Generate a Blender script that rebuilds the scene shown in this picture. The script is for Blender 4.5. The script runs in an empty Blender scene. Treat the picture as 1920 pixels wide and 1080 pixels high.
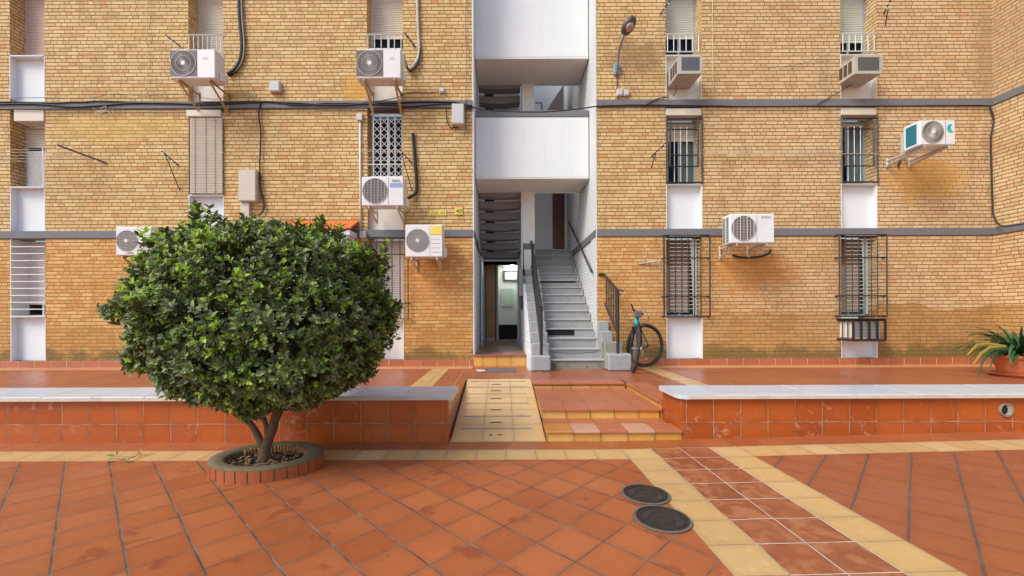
import bpy, math, random
from mathutils import Vector, noise
random.seed(7)
R = math.radians
S = bpy.context.scene

# ------------------------------------------------------------------ camera, sky, sun, exposure
F, VX, VY, ROLL, CH = 780.0, 940.0, 590.0, 0.0037, 1.48
cam = bpy.data.objects.new('camera', bpy.data.cameras.new('camera'))
S.collection.objects.link(cam)
cam.location = (0, 0, CH)
cam.rotation_mode = 'QUATERNION'
from mathutils import Quaternion
cam.rotation_quaternion = Quaternion((1, 0, 0), R(90)) @ Quaternion((0, 0, 1), -ROLL)
cam.data.sensor_width = 36
cam.data.lens = 36 * F / 1920
cam.data.shift_x = (960 - VX) / 1920
cam.data.shift_y = (VY - 540) / 1920
cam.data.clip_start = 0.05
cam.data.clip_end = 500
S.camera = cam

SUN_EL, SUN_AZ = 44, -52          # azimuth measured from straight behind the camera, negative = left
wd = bpy.data.worlds.new('World'); S.world = wd; wd.use_nodes = True
nt = wd.node_tree
sky = nt.nodes.new('ShaderNodeTexSky'); sky.sky_type = 'NISHITA'; sky.sun_disc = False
sd = Vector((math.sin(R(SUN_AZ)) * math.cos(R(SUN_EL)), -math.cos(R(SUN_AZ)) * math.cos(R(SUN_EL)), math.sin(R(SUN_EL))))
sky.sun_elevation = R(SUN_EL); sky.sun_rotation = math.atan2(sd.x, sd.y)
sky.air_density = 1.0; sky.dust_density = 1.5; sky.ozone_density = 1.0
bg = nt.nodes['Background']; bg.inputs[1].default_value = 0.125
nt.links.new(sky.outputs[0], bg.inputs[0])
sl = bpy.data.lights.new('sun', 'SUN'); sl.energy = 1.5; sl.angle = R(24); sl.color = (1, 0.95, 0.86)
sun = bpy.data.objects.new('sun', sl); S.collection.objects.link(sun)
sun.rotation_mode = 'QUATERNION'; sun.rotation_quaternion = sd.to_track_quat('Z', 'Y'); sun.location = (0, 0, 30)
S.view_settings.view_transform = 'Standard'; S.view_settings.look = 'None'
S.view_settings.gamma = 1; S.view_settings.exposure = 0.86
S.render.engine = 'CYCLES'
S.cycles.max_bounces = 8

# ------------------------------------------------------------------ helpers
def at(px, py, Y):
    """point on the plane at depth Y seen at photo position px,py"""
    x, y = px - VX, VY - py
    return Vector(((x + y * ROLL) * Y / F, Y, CH + (y - x * ROLL) * Y / F))

def wloc(o):
    v = Vector((0, 0, 0))
    while o is not None:
        v += o.location; o = o.parent
    return v

def link(o): S.collection.objects.link(o)

def tag(o, label=None, cat=None, group=None, kind=None):
    if label: o['label'] = label
    if cat: o['category'] = cat
    if group: o['group'] = group
    if kind: o['kind'] = kind
    return o

def thing(name, label, cat, loc=(0, 0, 0), group=None, rz=0):
    o = bpy.data.objects.new(name, None); link(o)
    o.location = loc; o.rotation_euler = (0, 0, rz); o.empty_display_size = 0.1
    return tag(o, label, cat, group)

class MB:
    def __init__(s): s.v = []; s.f = []; s.m = []; s.mi = 0
    def add(s, vs, fs):
        b = len(s.v); s.v += [tuple(v) for v in vs]
        for f in fs: s.f.append(tuple(i + b for i in f)); s.m.append(s.mi)
        return s
    def box(s, x0, x1, y0, y1, z0, z1):
        return s.add([(x0,y0,z0),(x1,y0,z0),(x1,y1,z0),(x0,y1,z0),(x0,y0,z1),(x1,y0,z1),(x1,y1,z1),(x0,y1,z1)],
                     [(0,3,2,1),(4,5,6,7),(0,1,5,4),(1,2,6,5),(2,3,7,6),(3,0,4,7)])
    def bbox(s, x0, x1, y0, y1, z0, z1, b=0.01):
        """box with chamfered edges"""
        vs = []
        for (sx, sy, sz) in [(i, j, k) for i in (0, 1) for j in (0, 1) for k in (0, 1)]:
            X, Y, Z = (x0, x1)[sx], (y0, y1)[sy], (z0, z1)[sz]
            dx, dy, dz = (b, -b)[sx], (b, -b)[sy], (b, -b)[sz]
            vs += [(X, Y + dy, Z + dz), (X + dx, Y, Z + dz), (X + dx, Y + dy, Z)]
        def q(i, j, k, a): return 3 * (i * 4 + j * 2 + k) + a
        fs = []
        for i in (0, 1):
            fs.append([q(i,0,0,0), q(i,0,1,0), q(i,1,1,0), q(i,1,0,0)][::(1 if i == 0 else -1)])
            fs.append([q(0,i,0,1), q(1,i,0,1), q(1,i,1,1), q(0,i,1,1)][::(1 if i == 0 else -1)])
            fs.append([q(0,0,i,2), q(0,1,i,2), q(1,1,i,2), q(1,0,i,2)][::(1 if i == 0 else -1)])
        for i in (0, 1):
            for j in (0, 1):
                o = 1 if (i + j) % 2 == 0 else -1
                fs.append([q(i,j,0,0), q(i,j,0,1), q(i,j,1,1), q(i,j,1,0)][::o])
                fs.append([q(i,0,j,2), q(i,0,j,0), q(i,1,j,0), q(i,1,j,2)][::o])
                fs.append([q(0,i,j,1), q(0,i,j,2), q(1,i,j,2), q(1,i,j,1)][::o])
                for k in (0, 1):
                    oo = 1 if (i + j + k) % 2 == 1 else -1
                    fs.append([q(i,j,k,0), q(i,j,k,1), q(i,j,k,2)][::oo])
        return s.add(vs, fs)
    def tube(s, pts, r, n=8, cap=True):
        pts = [Vector(p) for p in pts]; rs = r if isinstance(r, (list, tuple)) else [r] * len(pts)
        rings = []; up = None
        for i, p in enumerate(pts):
            t = (pts[min(i + 1, len(pts) - 1)] - pts[max(i - 1, 0)])
            if t.length < 1e-9: t = Vector((0, 0, 1))
            t.normalize()
            if up is None:
                up = Vector((0, 0, 1)) if abs(t.z) < 0.9 else Vector((1, 0, 0))
            a = t.cross(up); a.normalize(); b = a.cross(t); up = b
            rings.append([p + (a * math.cos(2 * math.pi * k / n) + b * math.sin(2 * math.pi * k / n)) * rs[i] for k in range(n)])
        vs = [v for rg in rings for v in rg]; fs = []
        for i in range(len(pts) - 1):
            for k in range(n):
                k2 = (k + 1) % n
                fs.append((i * n + k, i * n + k2, (i + 1) * n + k2, (i + 1) * n + k))
        if cap:
            fs.append(tuple(range(n - 1, -1, -1))); fs.append(tuple(range((len(pts) - 1) * n, len(pts) * n)))
        return s.add(vs, fs)
    def disc(s, c, r, axis='y', n=24, t=0.01, r2=None):
        """flat cylinder or ring centred at c, thickness t along axis"""
        c = Vector(c); r2 = r2 or 0
        ax = {'y': (Vector((1,0,0)), Vector((0,0,1)), Vector((0,1,0))), 'z': (Vector((1,0,0)), Vector((0,1,0)), Vector((0,0,-1))),
              'x': (Vector((0,1,0)), Vector((0,0,1)), Vector((-1,0,0)))}[axis]
        vs = []; fs = []
        for k in range(n):
            a = 2 * math.pi * k / n; d = ax[0] * math.cos(a) + ax[1] * math.sin(a)
            vs += [c + d * r, c + d * r + ax[2] * t, c + d * r2 + ax[2] * t, c + d * r2]
        for k in range(n):
            a, b = 4 * k, 4 * ((k + 1) % n)
            fs += [(a, a + 1, b + 1, b), (a + 1, a + 2, b + 2, b + 1), (a, b, b + 3, a + 3)]
            if r2: fs.append((a + 2, a + 3, b + 3, b + 2))
        return s.add(vs, fs)
    def lathe(s, c, prof, n=28, sx=1, sy=1):
        c = Vector(c); vs = []; fs = []; m = len(prof)
        for k in range(n):
            a = 2 * math.pi * k / n
            for (r, z) in prof: vs.append((c.x + r * math.cos(a) * sx, c.y + r * math.sin(a) * sy, c.z + z))
        for k in range(n):
            k2 = (k + 1) % n
            for j in range(m - 1): fs.append((k * m + j, k2 * m + j, k2 * m + j + 1, k * m + j + 1))
        return s.add(vs, fs)
    def bar(s, a, b, w, h=None):
        """square bar from a to b"""
        return s.tube([a, b], (w / 2) * 1.414, n=4)
    def build(s, name, mat, parent=None, smooth=False, auto=False):
        if parent is None and not auto:
            xs = [v[0] for v in s.v]; ys = [v[1] for v in s.v]; zs = [v[2] for v in s.v]
            base = Vector(((min(xs) + max(xs)) / 2, (min(ys) + max(ys)) / 2, min(zs)))
        else: base = wloc(parent)
        me = bpy.data.meshes.new(name)
        me.from_pydata([(v[0] - base.x, v[1] - base.y, v[2] - base.z) for v in s.v], [], s.f)
        mats = mat if isinstance(mat, (list, tuple)) else [mat]
        for m in mats: me.materials.append(m)
        if len(mats) > 1: me.polygons.foreach_set('material_index', s.m)
        if smooth: me.polygons.foreach_set('use_smooth', [True] * len(me.polygons))
        me.update()
        o = bpy.data.objects.new(name, me); link(o)
        if parent is None: o.location = base
        else: o.parent = parent
        return o

# ------------------------------------------------------------------ material helpers
class NT:
    def __init__(s, name):
        s.mat = bpy.data.materials.new(name); s.mat.use_nodes = True
        s.t = s.mat.node_tree; s.b = s.t.nodes['Principled BSDF']; s.geo = s.t.nodes.new('ShaderNodeNewGeometry')
    def n(s, ty): return s.t.nodes.new(ty)
    def set(s, sock, v):
        if isinstance(v, bpy.types.NodeSocket): s.t.links.new(v, sock)
        elif isinstance(v, (tuple, list)) and len(v) == 3 and sock.type == 'RGBA': sock.default_value = (*v, 1)
        else: sock.default_value = v
    def m(s, op, a, b=0.0, c=0.0):
        n = s.n('ShaderNodeMath'); n.operation = op
        s.set(n.inputs[0], a); s.set(n.inputs[1], b)
        if op in ('SMOOTH_MIN', 'MULTIPLY_ADD'): s.set(n.inputs[2], c)
        return n.outputs[0]
    def step(s, v, lo, hi):
        n = s.n('ShaderNodeMapRange'); n.interpolation_type = 'SMOOTHSTEP'
        s.set(n.inputs[0], v); n.inputs[1].default_value = lo; n.inputs[2].default_value = hi
        return n.outputs[0]
    def mix(s, f, a, b, mode='MIX'):
        n = s.n('ShaderNodeMix'); n.data_type = 'RGBA'; n.blend_type = mode
        s.set(n.inputs[0], f); s.set(n.inputs[6], a); s.set(n.inputs[7], b); return n.outputs[2]
    def mixf(s, f, a, b):
        n = s.n('ShaderNodeMix'); n.data_type = 'FLOAT'
        s.set(n.inputs[0], f); s.set(n.inputs[2], a); s.set(n.inputs[3], b); return n.outputs[0]
    def noise(s, scale, detail=3, vec=None, rough=0.55):
        n = s.n('ShaderNodeTexNoise'); n.inputs['Scale'].default_value = scale
        n.inputs['Detail'].default_value = detail; n.inputs['Roughness'].default_value = rough
        s.t.links.new(vec or s.geo.outputs['Position'], n.inputs['Vector']); return n.outputs['Fac']
    def white(s, a, b=0.0, c=0.0):
        cb = s.comb(a, b, c); n = s.n('ShaderNodeTexWhiteNoise'); n.noise_dimensions = '3D'
        s.t.links.new(cb, n.inputs['Vector']); return n.outputs['Value']
    def comb(s, a, b, c):
        n = s.n('ShaderNodeCombineXYZ'); s.set(n.inputs[0], a); s.set(n.inputs[1], b); s.set(n.inputs[2], c); return n.outputs[0]
    def xyz(s, v=None):
        n = s.n('ShaderNodeSeparateXYZ'); s.t.links.new(v or s.geo.outputs['Position'], n.inputs[0]); return n.outputs
    def ramp(s, f, stops):
        n = s.n('ShaderNodeValToRGB'); e = n.color_ramp.elements
        while len(e) < len(stops): e.new(0.5)
        for i, (p, c) in enumerate(stops): e[i].position = p; e[i].color = (*c, 1)
        s.set(n.inputs[0], f); return n.outputs[0]
    def bump(s, h, strength=0.3, dist=0.01):
        n = s.n('ShaderNodeBump'); n.inputs['Strength'].default_value = strength; n.inputs['Distance'].default_value = dist
        s.set(n.inputs['Height'], h); s.t.links.new(n.outputs[0], s.b.inputs['Normal'])
    def done(s, col, rough=0.8, metal=0.0, spec=0.5):
        s.set(s.b.inputs['Base Color'], col); s.set(s.b.inputs['Roughness'], rough); s.set(s.b.inputs['Metallic'], metal)
        s.b.inputs['Specular IOR Level'].default_value = spec
        return s.mat

def simple(name, col, rough=0.6, metal=0.0, var=0.12, scale=6, dirt=None, dscale=3, bump=0.0, spec=0.5):
    k = NT(name); f = k.noise(scale, 4)
    c = k.mix(f, tuple(x * (1 - var) for x in col), tuple(min(1, x * (1 + var)) for x in col))
    if dirt:
        d = k.step(k.noise(dscale, 6, rough=0.7), 0.5, 0.75)
        c = k.mix(k.m('MULTIPLY', d, dirt[1]), c, dirt[0])
    if bump: k.bump(k.noise(scale * 10, 3), bump, 0.005)
    return k.done(c, rough, metal, spec)

def brick_mat():
    k = NT('yellow_brick'); P = k.xyz(); N = k.xyz(k.geo.outputs['Normal'])
    side = k.m('GREATER_THAN', k.m('ABSOLUTE', N[0]), 0.5)
    wob = k.m('MULTIPLY', k.m('SUBTRACT', k.noise(7, 2), 0.5), 0.012)
    u = k.m('ADD', k.mixf(side, P[0], P[1]), wob)
    v = k.m('ADD', P[2], k.m('MULTIPLY', k.m('SUBTRACT', k.noise(5, 2), 0.5), 0.012))
    H, W = 0.0797, 0.262
    vr = k.m('DIVIDE', v, H); row = k.m('FLOOR', vr); fv = k.m('FRACT', vr)
    rr = k.white(row, 3.1)
    uo = k.m('ADD', k.m('DIVIDE', u, W), k.m('ADD', k.m('MULTIPLY', row, 0.5), k.m('MULTIPLY', rr, 0.45)))
    col = k.m('FLOOR', uo); fu = k.m('FRACT', uo)
    split = k.m('GREATER_THAN', k.white(row, col, 7.7), 0.7)
    f2 = k.m('FRACT', k.m('MULTIPLY', fu, 2.0)); half = k.m('MULTIPLY', split, k.m('GREATER_THAN', fu, 0.5))
    bid = k.m('ADD', col, k.m('MULTIPLY', half, 0.5))
    w1 = k.m('MULTIPLY', k.m('MINIMUM', fu, k.m('SUBTRACT', 1.0, fu)), W)
    w2 = k.m('MULTIPLY', k.m('MINIMUM', f2, k.m('SUBTRACT', 1.0, f2)), W / 2)
    du = k.mixf(split, w1, w2)
    dv = k.m('MULTIPLY', k.m('MINIMUM', fv, k.m('SUBTRACT', 1.0, fv)), H)
    mask = k.step(k.m('MINIMUM', k.m('MULTIPLY', du, 1.6), dv), 0.0065, 0.0125)
    r1 = k.white(row, bid, 1.3)
    c_up = k.ramp(r1, [(0.0, (.58, .37, .15)), (.3, (.69, .47, .19)), (.78, (.79, .59, .29)), (.93, (.74, .48, .21)), (1, (.64, .30, .11))])
    c_lo = k.ramp(r1, [(0.0, (.60, .29, .08)), (.35, (.69, .38, .12)), (.7, (.79, .52, .20)), (1, (.62, .27, .07))])
    lo = k.m('LESS_THAN', P[2], 3.28)
    c_lo = k.mix(k.m('MULTIPLY', k.step(k.noise(1.1, 4), 0.48, 0.66), 0.45), c_lo, (.62, .25, .055))
    c = k.mix(lo, c_up, c_lo)
    right = k.step(P[0], 1.0, 9.0)
    pale = k.ramp(r1, [(0.0, (.60, .42, .23)), (.45, (.74, .56, .34)), (.8, (.73, .53, .31)), (1, (.66, .40, .21))])
    c = k.mix(k.m('MULTIPLY', right, 0.75), c, pale)
    # ochre wash on the lowest courses, cleaner brick inside each brick face, dirt streaks
    n1 = k.noise(1.3, 5)
    och = k.m('LESS_THAN', k.m('ADD', P[2], k.m('MULTIPLY', k.m('SUBTRACT', k.noise(0.8, 2), 0.5), 0.5)), k.mixf(right, 1.28, 1.62))
    c = k.mix(k.m('MULTIPLY', och, k.mixf(right, 0.5, 0.85)), c, k.ramp(r1, [(0, (.40, .19, .04)), (1, (.52, .29, .075))]))
    c = k.mix(k.m('MULTIPLY', k.step(n1, 0.42, 0.75), 0.35), c, (.46, .30, .11))
    stv = k.n('ShaderNodeTexNoise'); stv.inputs['Scale'].default_value = 1.0; stv.inputs['Detail'].default_value = 5; k.t.links.new(k.comb(k.m('MULTIPLY', P[0], 3.5), P[1], k.m('MULTIPLY', P[2], 0.5)), stv.inputs['Vector'])
    c = k.mix(k.m('MULTIPLY', k.step(stv.outputs['Fac'], 0.55, 0.75), 0.4), c, (.30, .17, .06))
    pt = k.step(k.noise(0.55, 3), 0.52, 0.62); c = k.mix(k.m('MULTIPLY', pt, 0.18), c, (.85, .62, .33))
    c = k.mix(0.25, c, k.mix(k.noise(34, 3), (.2, .13, .06), (.95, .75, .48)), 'MULTIPLY') if False else c
    f = k.noise(45, 3)
    c = k.mix(k.step(f, 0.3, 0.75), k.mix(0.22, c, (.25, .13, .05)), c)
    mort = k.mix(lo, (.25, .135, .05), (.36, .17, .055))
    mort = k.mix(k.m('MULTIPLY', right, 0.6), mort, (.20, .125, .072))
    c = k.mix(mask, mort, c)
    def blot(px, py, rx, rz, col, amt):
        nonlocal c
        q = at(px, py, 9.2)
        dx = k.m('DIVIDE', k.m('SUBTRACT', P[0], q.x), rx); dz = k.m('DIVIDE', k.m('SUBTRACT', P[2], q.z), rz)
        dd = k.m('ADD', k.m('SQRT', k.m('ADD', k.m('MULTIPLY', dx, dx), k.m('MULTIPLY', dz, dz))), k.m('MULTIPLY', k.m('SUBTRACT', f_big, 0.5), 1.6))
        c = k.mix(k.m('MULTIPLY', k.m('SUBTRACT', 1.0, k.step(dd, 0.45, 1.15)), amt), c, col)
    f_big = k.noise(3.5, 5, rough=0.65)
    blot(1735, 335, 1.0, .6, (.56, .29, .055), .65); blot(1405, 510, 1.1, .5, (.55, .22, .04), .6); blot(672, 162, .35, .4, (.60, .33, .05), .7)
    blot(1195, 105, .8, .45, (.22, .13, .06), .55); blot(805, 520, .8, .7, (.60, .24, .06), .45); blot(395, 190, .8, .25, (.33, .19, .06), .45); blot(1850, 90, .35, 1.5, (.34, .22, .11), .5)
    blot(220, 240, 1.8, .35, (.60, .40, .08), .4); blot(1100, 260, .25, 2, (.3, .2, .1), .3)
    # moss and damp near the ground
    mn = k.noise(2.2, 6, rough=0.7)
    low = k.m('SUBTRACT', 1.0, k.step(P[2], 0.5, 1.0))
    damp = k.step(k.m('ADD', mn, k.m('ADD', k.m('MULTIPLY', low, 0.30), k.m('MULTIPLY', right, 0.05))), 0.56, 0.76)
    damp = k.m('MULTIPLY', damp, k.m('SUBTRACT', 1.0, k.step(P[2], 0.62, 1.12)))
    c = k.mix(k.m('MULTIPLY', damp, 0.72), c, k.mix(k.noise(9, 3), (.085, .07, .025), (.17, .13, .035)))
    k.bump(k.m('ADD', k.m('MULTIPLY', mask, 0.9), k.m('MULTIPLY', f, 0.25)), 0.7, 0.008)
    return k.done(c, k.mixf(mask, 0.95, 0.72), 0, 0.3)

def tile_mat(name, cols, grout, su=0.3165, sv=0.3165, rot=0.0, pu=0.0, pv=0.0, gw=0.004, gwu=None, rough=0.35,
             clouds=None, stain=None, marb=None, uv='auto', gnoise=0.35):
    """square tiles with grout in world coordinates; floor, front and side faces pick their own plane"""
    k = NT(name); P = k.xyz(); N = k.xyz(k.geo.outputs['Normal'])
    up = k.m('GREATER_THAN', k.m('ABSOLUTE', N[2]), 0.5); sd_ = k.m('GREATER_THAN', k.m('ABSOLUTE', N[0]), 0.6)
    x = k.mixf(sd_, P[0], P[1]); y = k.mixf(up, P[2], P[1])
    wob = k.m('MULTIPLY', k.m('SUBTRACT', k.noise(4.0, 3), 0.5), 0.011)
    c_, s_ = math.cos(rot), math.sin(rot)
    u = k.m('ADD', k.m('MULTIPLY', x, c_), k.m('MULTIPLY', y, s_)); v = k.m('SUBTRACT', k.m('MULTIPLY', y, c_), k.m('MULTIPLY', x, s_))
    ur = k.m('DIVIDE', k.m('ADD', k.m('SUBTRACT', u, pu), wob), su); vr = k.m('DIVIDE', k.m('ADD', k.m('SUBTRACT', v, pv), wob), sv)
    iu, iv = k.m('FLOOR', ur), k.m('FLOOR', vr); fu, fv = k.m('FRACT', ur), k.m('FRACT', vr)
    du = k.m('MULTIPLY', k.m('MINIMUM', fu, k.m('SUBTRACT', 1.0, fu)), su)
    dv = k.m('MULTIPLY', k.m('MINIMUM', fv, k.m('SUBTRACT', 1.0, fv)), sv)
    gm = k.m('ADD', k.m('MULTIPLY', k.m('SUBTRACT', k.noise(3.1, 3), 0.5), gw * 1.6), 0.0)
    mu = k.step(k.m('ADD', k.m('SUBTRACT', du, gwu if gwu else gw), gm), -0.0015, 0.0015)
    mv = k.step(k.m('ADD', k.m('SUBTRACT', dv, gw), gm), -0.0015, 0.0015)
    mask = k.m('MULTIPLY', mu, mv)
    r1 = k.white(iu, iv, 2.0)
    c = k.ramp(r1, [(i / (len(cols) - 1), q) for i, q in enumerate(cols)])
    n1 = k.noise(0.9, 4); n2 = k.noise(14, 5, rough=0.65)
    dk = tuple(q * 0.62 for q in cols[0])
    c = k.mix(k.m('MULTIPLY', k.step(n1, 0.35, 0.8), 0.45), c, dk)
    c = k.mix(k.m('MULTIPLY', k.step(n2, 0.45, 0.8), 0.22), c, tuple(min(1, q * 1.5 + 0.02) for q in cols[-1]))
    edge = k.step(k.m('MINIMUM', du, dv), 0.0, 0.06)
    c = k.mix(k.m('MULTIPLY', k.m('SUBTRACT', 1.0, edge), 0.25), c, dk)
    if marb:
        mm = k.n('ShaderNodeTexNoise'); mm.inputs['Scale'].default_value = 7; mm.inputs['Detail'].default_value = 4; mm.inputs['Distortion'].default_value = 1.2
        k.t.links.new(k.comb(k.m('ADD', P[0], k.m('MULTIPLY', r1, 9.0)), P[1], k.m('MULTIPLY', r1, 5.0)), mm.inputs['Vector'])
        c = k.mix(k.step(mm.outputs['Fac'], 0.42, 0.66), c, marb)
    if stain:
        st = k.step(k.noise(stain[1], 5, rough=0.6), stain[2], stain[2] + 0.05)
        c = k.mix(k.m('MULTIPLY', st, stain[3]), c, stain[0])
    if clouds:
        # pale lime smears, different on every tile
        cn = k.n('ShaderNodeTexNoise'); cn.inputs['Scale'].default_value = 8; cn.inputs['Detail'].default_value = 6; cn.inputs['Distortion'].default_value = 1.5
        k.t.links.new(k.comb(k.m('ADD', x, k.m('MULTIPLY', r1, 30.0)), y, 0.0), cn.inputs['Vector'])
        amt = k.m('MULTIPLY', k.step(cn.outputs['Fac'], 0.56, 0.72), k.step(r1, 0.25, 0.9))
        c = k.mix(k.m('MULTIPLY', amt, 0.38), c, clouds)
    g = k.mix(k.step(k.noise(5, 4), 0.5 - gnoise, 0.5 + gnoise), grout[0], grout[1])
    c = k.mix(mask, g, c)
    sp = k.step(k.noise(60, 2), 0.70, 0.74); c = k.mix(k.m('MULTIPLY', sp, 0.35), c, tuple(q * .4 for q in cols[0]))
    wr = k.step(k.noise(1.7, 5, rough=0.7), 0.56, 0.7); c = k.mix(k.m('MULTIPLY', wr, 0.18), c, tuple(min(1, q * .8 + .13) for q in cols[-1]))
    tilt = k.m('MULTIPLY', k.m('SUBTRACT', k.white(iu, iv, 9.0), 0.5), k.m('SUBTRACT', fu, 0.5))
    k.bump(k.m('ADD', k.m('ADD', mask, k.m('MULTIPLY', tilt, 2.2)), k.m('MULTIPLY', n2, 0.25)), 0.45, 0.004)
    rg = k.mixf(mask, 0.9, k.m('ADD', rough, k.m('MULTIPLY', k.m('SUBTRACT', k.noise(4, 4), 0.5), 0.35)))
    return k.done(c, rg, 0, 0.45)

M = {}
M['brick'] = brick_mat()
RED = [(.36, .094, .026), (.42, .12, .034), (.44, .133, .042), (.38, .106, .031)]
GR = ((.025, .018, .013), (.24, .175, .13))
q45 = math.pi / 4
M['field_left'] = tile_mat('terracotta_diagonal', RED, GR, su=0.448 / 1.4142, sv=0.425 / 1.4142, rot=q45, pu=1.134 / 1.4142, pv=5.022 / 1.4142,
                           gw=0.004, gwu=0.006, rough=0.48, stain=((.24, .045, .014), 2.6, 0.60, 0.6))
M['field_right'] = tile_mat('terracotta_diagonal_right', [(.33, .094, .032), (.365, .106, .037), (.345, .10, .036)], ((.12, .06, .04), (.15, .10, .08)),
                            su=0.448 / 1.4142, sv=0.4325 / 1.4142, rot=q45, pu=1.134 / 1.4142, pv=0.064 / 1.4142, gw=0.0075, gwu=0.0025, rough=0.48)
M['red_row'] = tile_mat('terracotta_row', RED, ((.2, .09, .05), (.45, .30, .2)), pu=1.31, pv=4.56, gw=0.003, rough=0.38)
M['cream'] = tile_mat('cream_tile', [(.58, .36, .14), (.64, .42, .18), (.60, .37, .14), (.66, .45, .22)], ((.17, .12, .06), (.45, .33, .2)),
                      pu=1.31, pv=4.56, gw=0.0035, rough=0.36, stain=((.70, .32, .07), 3.0, 0.62, 0.35))
M['band_red'] = tile_mat('marbled_tile', [(.28, .085, .032), (.36, .11, .045), (.31, .085, .028)], ((.55, .45, .36), (.68, .6, .52)), pu=1.31, pv=4.56,
                         gw=0.0036, rough=0.33, marb=(.40, .15, .06), gnoise=0.5)
M['wall_tile'] = tile_mat('glazed_red_wall_tile', [(.39, .08, .012), (.46, .105, .018), (.42, .092, .015), (.35, .07, .012)], ((.03, .018, .012), (.55, .36, .22)),
                          su=0.3165, sv=0.276, pu=0.255, pv=0.218, gw=0.004, rough=0.22, clouds=(.72, .42, .26))
M['edge_tile'] = tile_mat('red_edge_tile', [(.45, .14, .06), (.50, .17, .08), (.46, .14, .05)], ((.10, .05, .03), (.45, .3, .2)), pu=0.53, pv=6.9, gw=0.0035, rough=0.4)
M['terrace'] = tile_mat('terrace_tile', [(.34, .10, .04), (.38, .115, .048), (.36, .105, .04)], ((.25, .12, .07), (.60, .42, .3)), su=0.5, sv=1.9, pu=0.23, pv=9.17, gw=0.005, rough=0.33,
                        stain=((.33, .09, .035), 1.4, 0.6, 0.4))
M['peach'] = tile_mat('peach_tile', [(.60, .29, .12), (.66, .34, .15), (.60, .30, .13)], ((.4, .24, .14), (.6, .42, .3)), su=0.5, sv=0.5, pu=0.2, pv=8.7, gw=0.003)
M['skirt'] = tile_mat('skirting_tile', [(.42, .13, .06), (.47, .15, .07), (.38, .11, .05)], ((.3, .18, .12), (.75, .6, .45)), su=0.355, sv=0.5, pu=0.0, pv=0.1, gw=0.006, rough=0.4)
M['yellow_tile'] = tile_mat('ochre_riser_tile', [(.62, .30, .05), (.70, .38, .09), (.60, .27, .04), (.72, .42, .13)], ((.06, .04, .02), (.3, .2, .1)), su=0.314, sv=0.6, pu=0.53, pv=-0.3, gw=0.005, rough=0.28)
M['passage_tile'] = tile_mat('passage_tile', [(.27, .09, .06), (.33, .12, .08)], ((.4, .25, .18), (.5, .35, .28)), su=0.30, sv=0.30, pu=0.05, pv=9.2, gw=0.005, rough=0.3)
M['t_ochre'] = simple('ochre_tread_tile', (.55, .24, .06), .35, var=.18)
M['t_pale'] = simple('pale_tread_tile', (.56, .30, .20), .4, var=.12)
M['t_red'] = simple('red_tread_tile', (.45, .15, .07), .38, var=.15)
M['marble'] = simple('white_marble_slab', (.55, .60, .65), .3, var=.10, scale=2.2, dirt=((.38, .40, .44), .5), dscale=5)
M['marble_edge'] = simple('marble_edge', (.62, .52, .40), .5, var=.15, scale=8, dirt=((.3, .22, .14), .5))
def white_render(name, a, b_, streak):
    k = NT(name); P = k.xyz()
    n = k.n('ShaderNodeTexNoise'); n.inputs['Scale'].default_value = 1; n.inputs['Detail'].default_value = 6
    k.t.links.new(k.comb(k.m('MULTIPLY', P[0], 9.0), k.m('MULTIPLY', P[1], 9.0), k.m('MULTIPLY', P[2], 0.8)), n.inputs['Vector'])
    c = k.mix(k.noise(1.5, 4), a, b_)
    c = k.mix(k.m('MULTIPLY', k.step(n.outputs['Fac'], 0.54, 0.80), 0.22), c, streak)
    c = k.mix(k.m('MULTIPLY', k.step(k.noise(5, 6, rough=0.75), 0.60, 0.75), 0.22), c, streak)
    k.bump(k.m('ADD', k.noise(70, 2), k.m('MULTIPLY', k.noise(6, 3), 2.0)), .25, .006)
    return k.done(c, .85)
M['white'] = white_render('white_render', (.69, .72, .73), (.79, .81, .82), (.50, .50, .48))
M['white_warm'] = simple('cream_white_render', (.74, .71, .65), .85, var=.05, scale=1.5, dirt=((.55, .47, .38), .35), dscale=2)
def white_brick():
    k = NT('white_painted_brick'); P = k.xyz()
    vr = k.m('DIVIDE', P[2], 0.08); row = k.m('FLOOR', vr); fv = k.m('FRACT', vr)
    ur = k.m('ADD', k.m('DIVIDE', P[1], 0.26), k.m('MULTIPLY', row, 0.5)); fu = k.m('FRACT', ur)
    ms = k.m('MULTIPLY', k.step(k.m('MINIMUM', fv, k.m('SUBTRACT', 1.0, fv)), 0.04, 0.14), k.step(k.m('MINIMUM', fu, k.m('SUBTRACT', 1.0, fu)), 0.01, 0.05))
    c = k.mix(k.noise(2, 4), (.64, .67, .66), (.74, .76, .75)); c = k.mix(ms, (.56, .58, .57), c)
    k.bump(k.m('ADD', ms, k.m('MULTIPLY', k.noise(60, 2), 0.3)), 0.6, 0.008)
    return k.done(c, .85)
M['white_brick'] = white_brick()
M['gray_band'] = simple('grey_painted_band', (.165, .165, .175), .7, var=.12, scale=3, dirt=((.10, .09, .085), .4))
M['concrete'] = simple('grey_concrete', (.34, .345, .35), .85, var=.14, scale=4, dirt=((.20, .19, .17), .6), dscale=4, bump=.25)
M['step_stone'] = simple('grey_step_stone', (.34, .335, .325), .8, var=.16, scale=3, dirt=((.18, .175, .165), .5), dscale=5, bump=.15)
M['nosing'] = simple('pale_step_nosing', (.42, .415, .405), .75, var=.2, scale=6, dirt=((.33, .33, .33), .5))
M['moss_stone'] = simple('mossy_stone', (.26, .25, .20), .9, var=.2, scale=6, dirt=((.06, .075, .03), .9), dscale=5, bump=.3)
M['slab_dark'] = simple('dark_grey_slab', (.27, .26, .26), .75, var=.15, scale=3, dirt=((.08, .08, .08), .5))
M['black'] = simple('black_void', (.008, .008, .008), .9)
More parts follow.
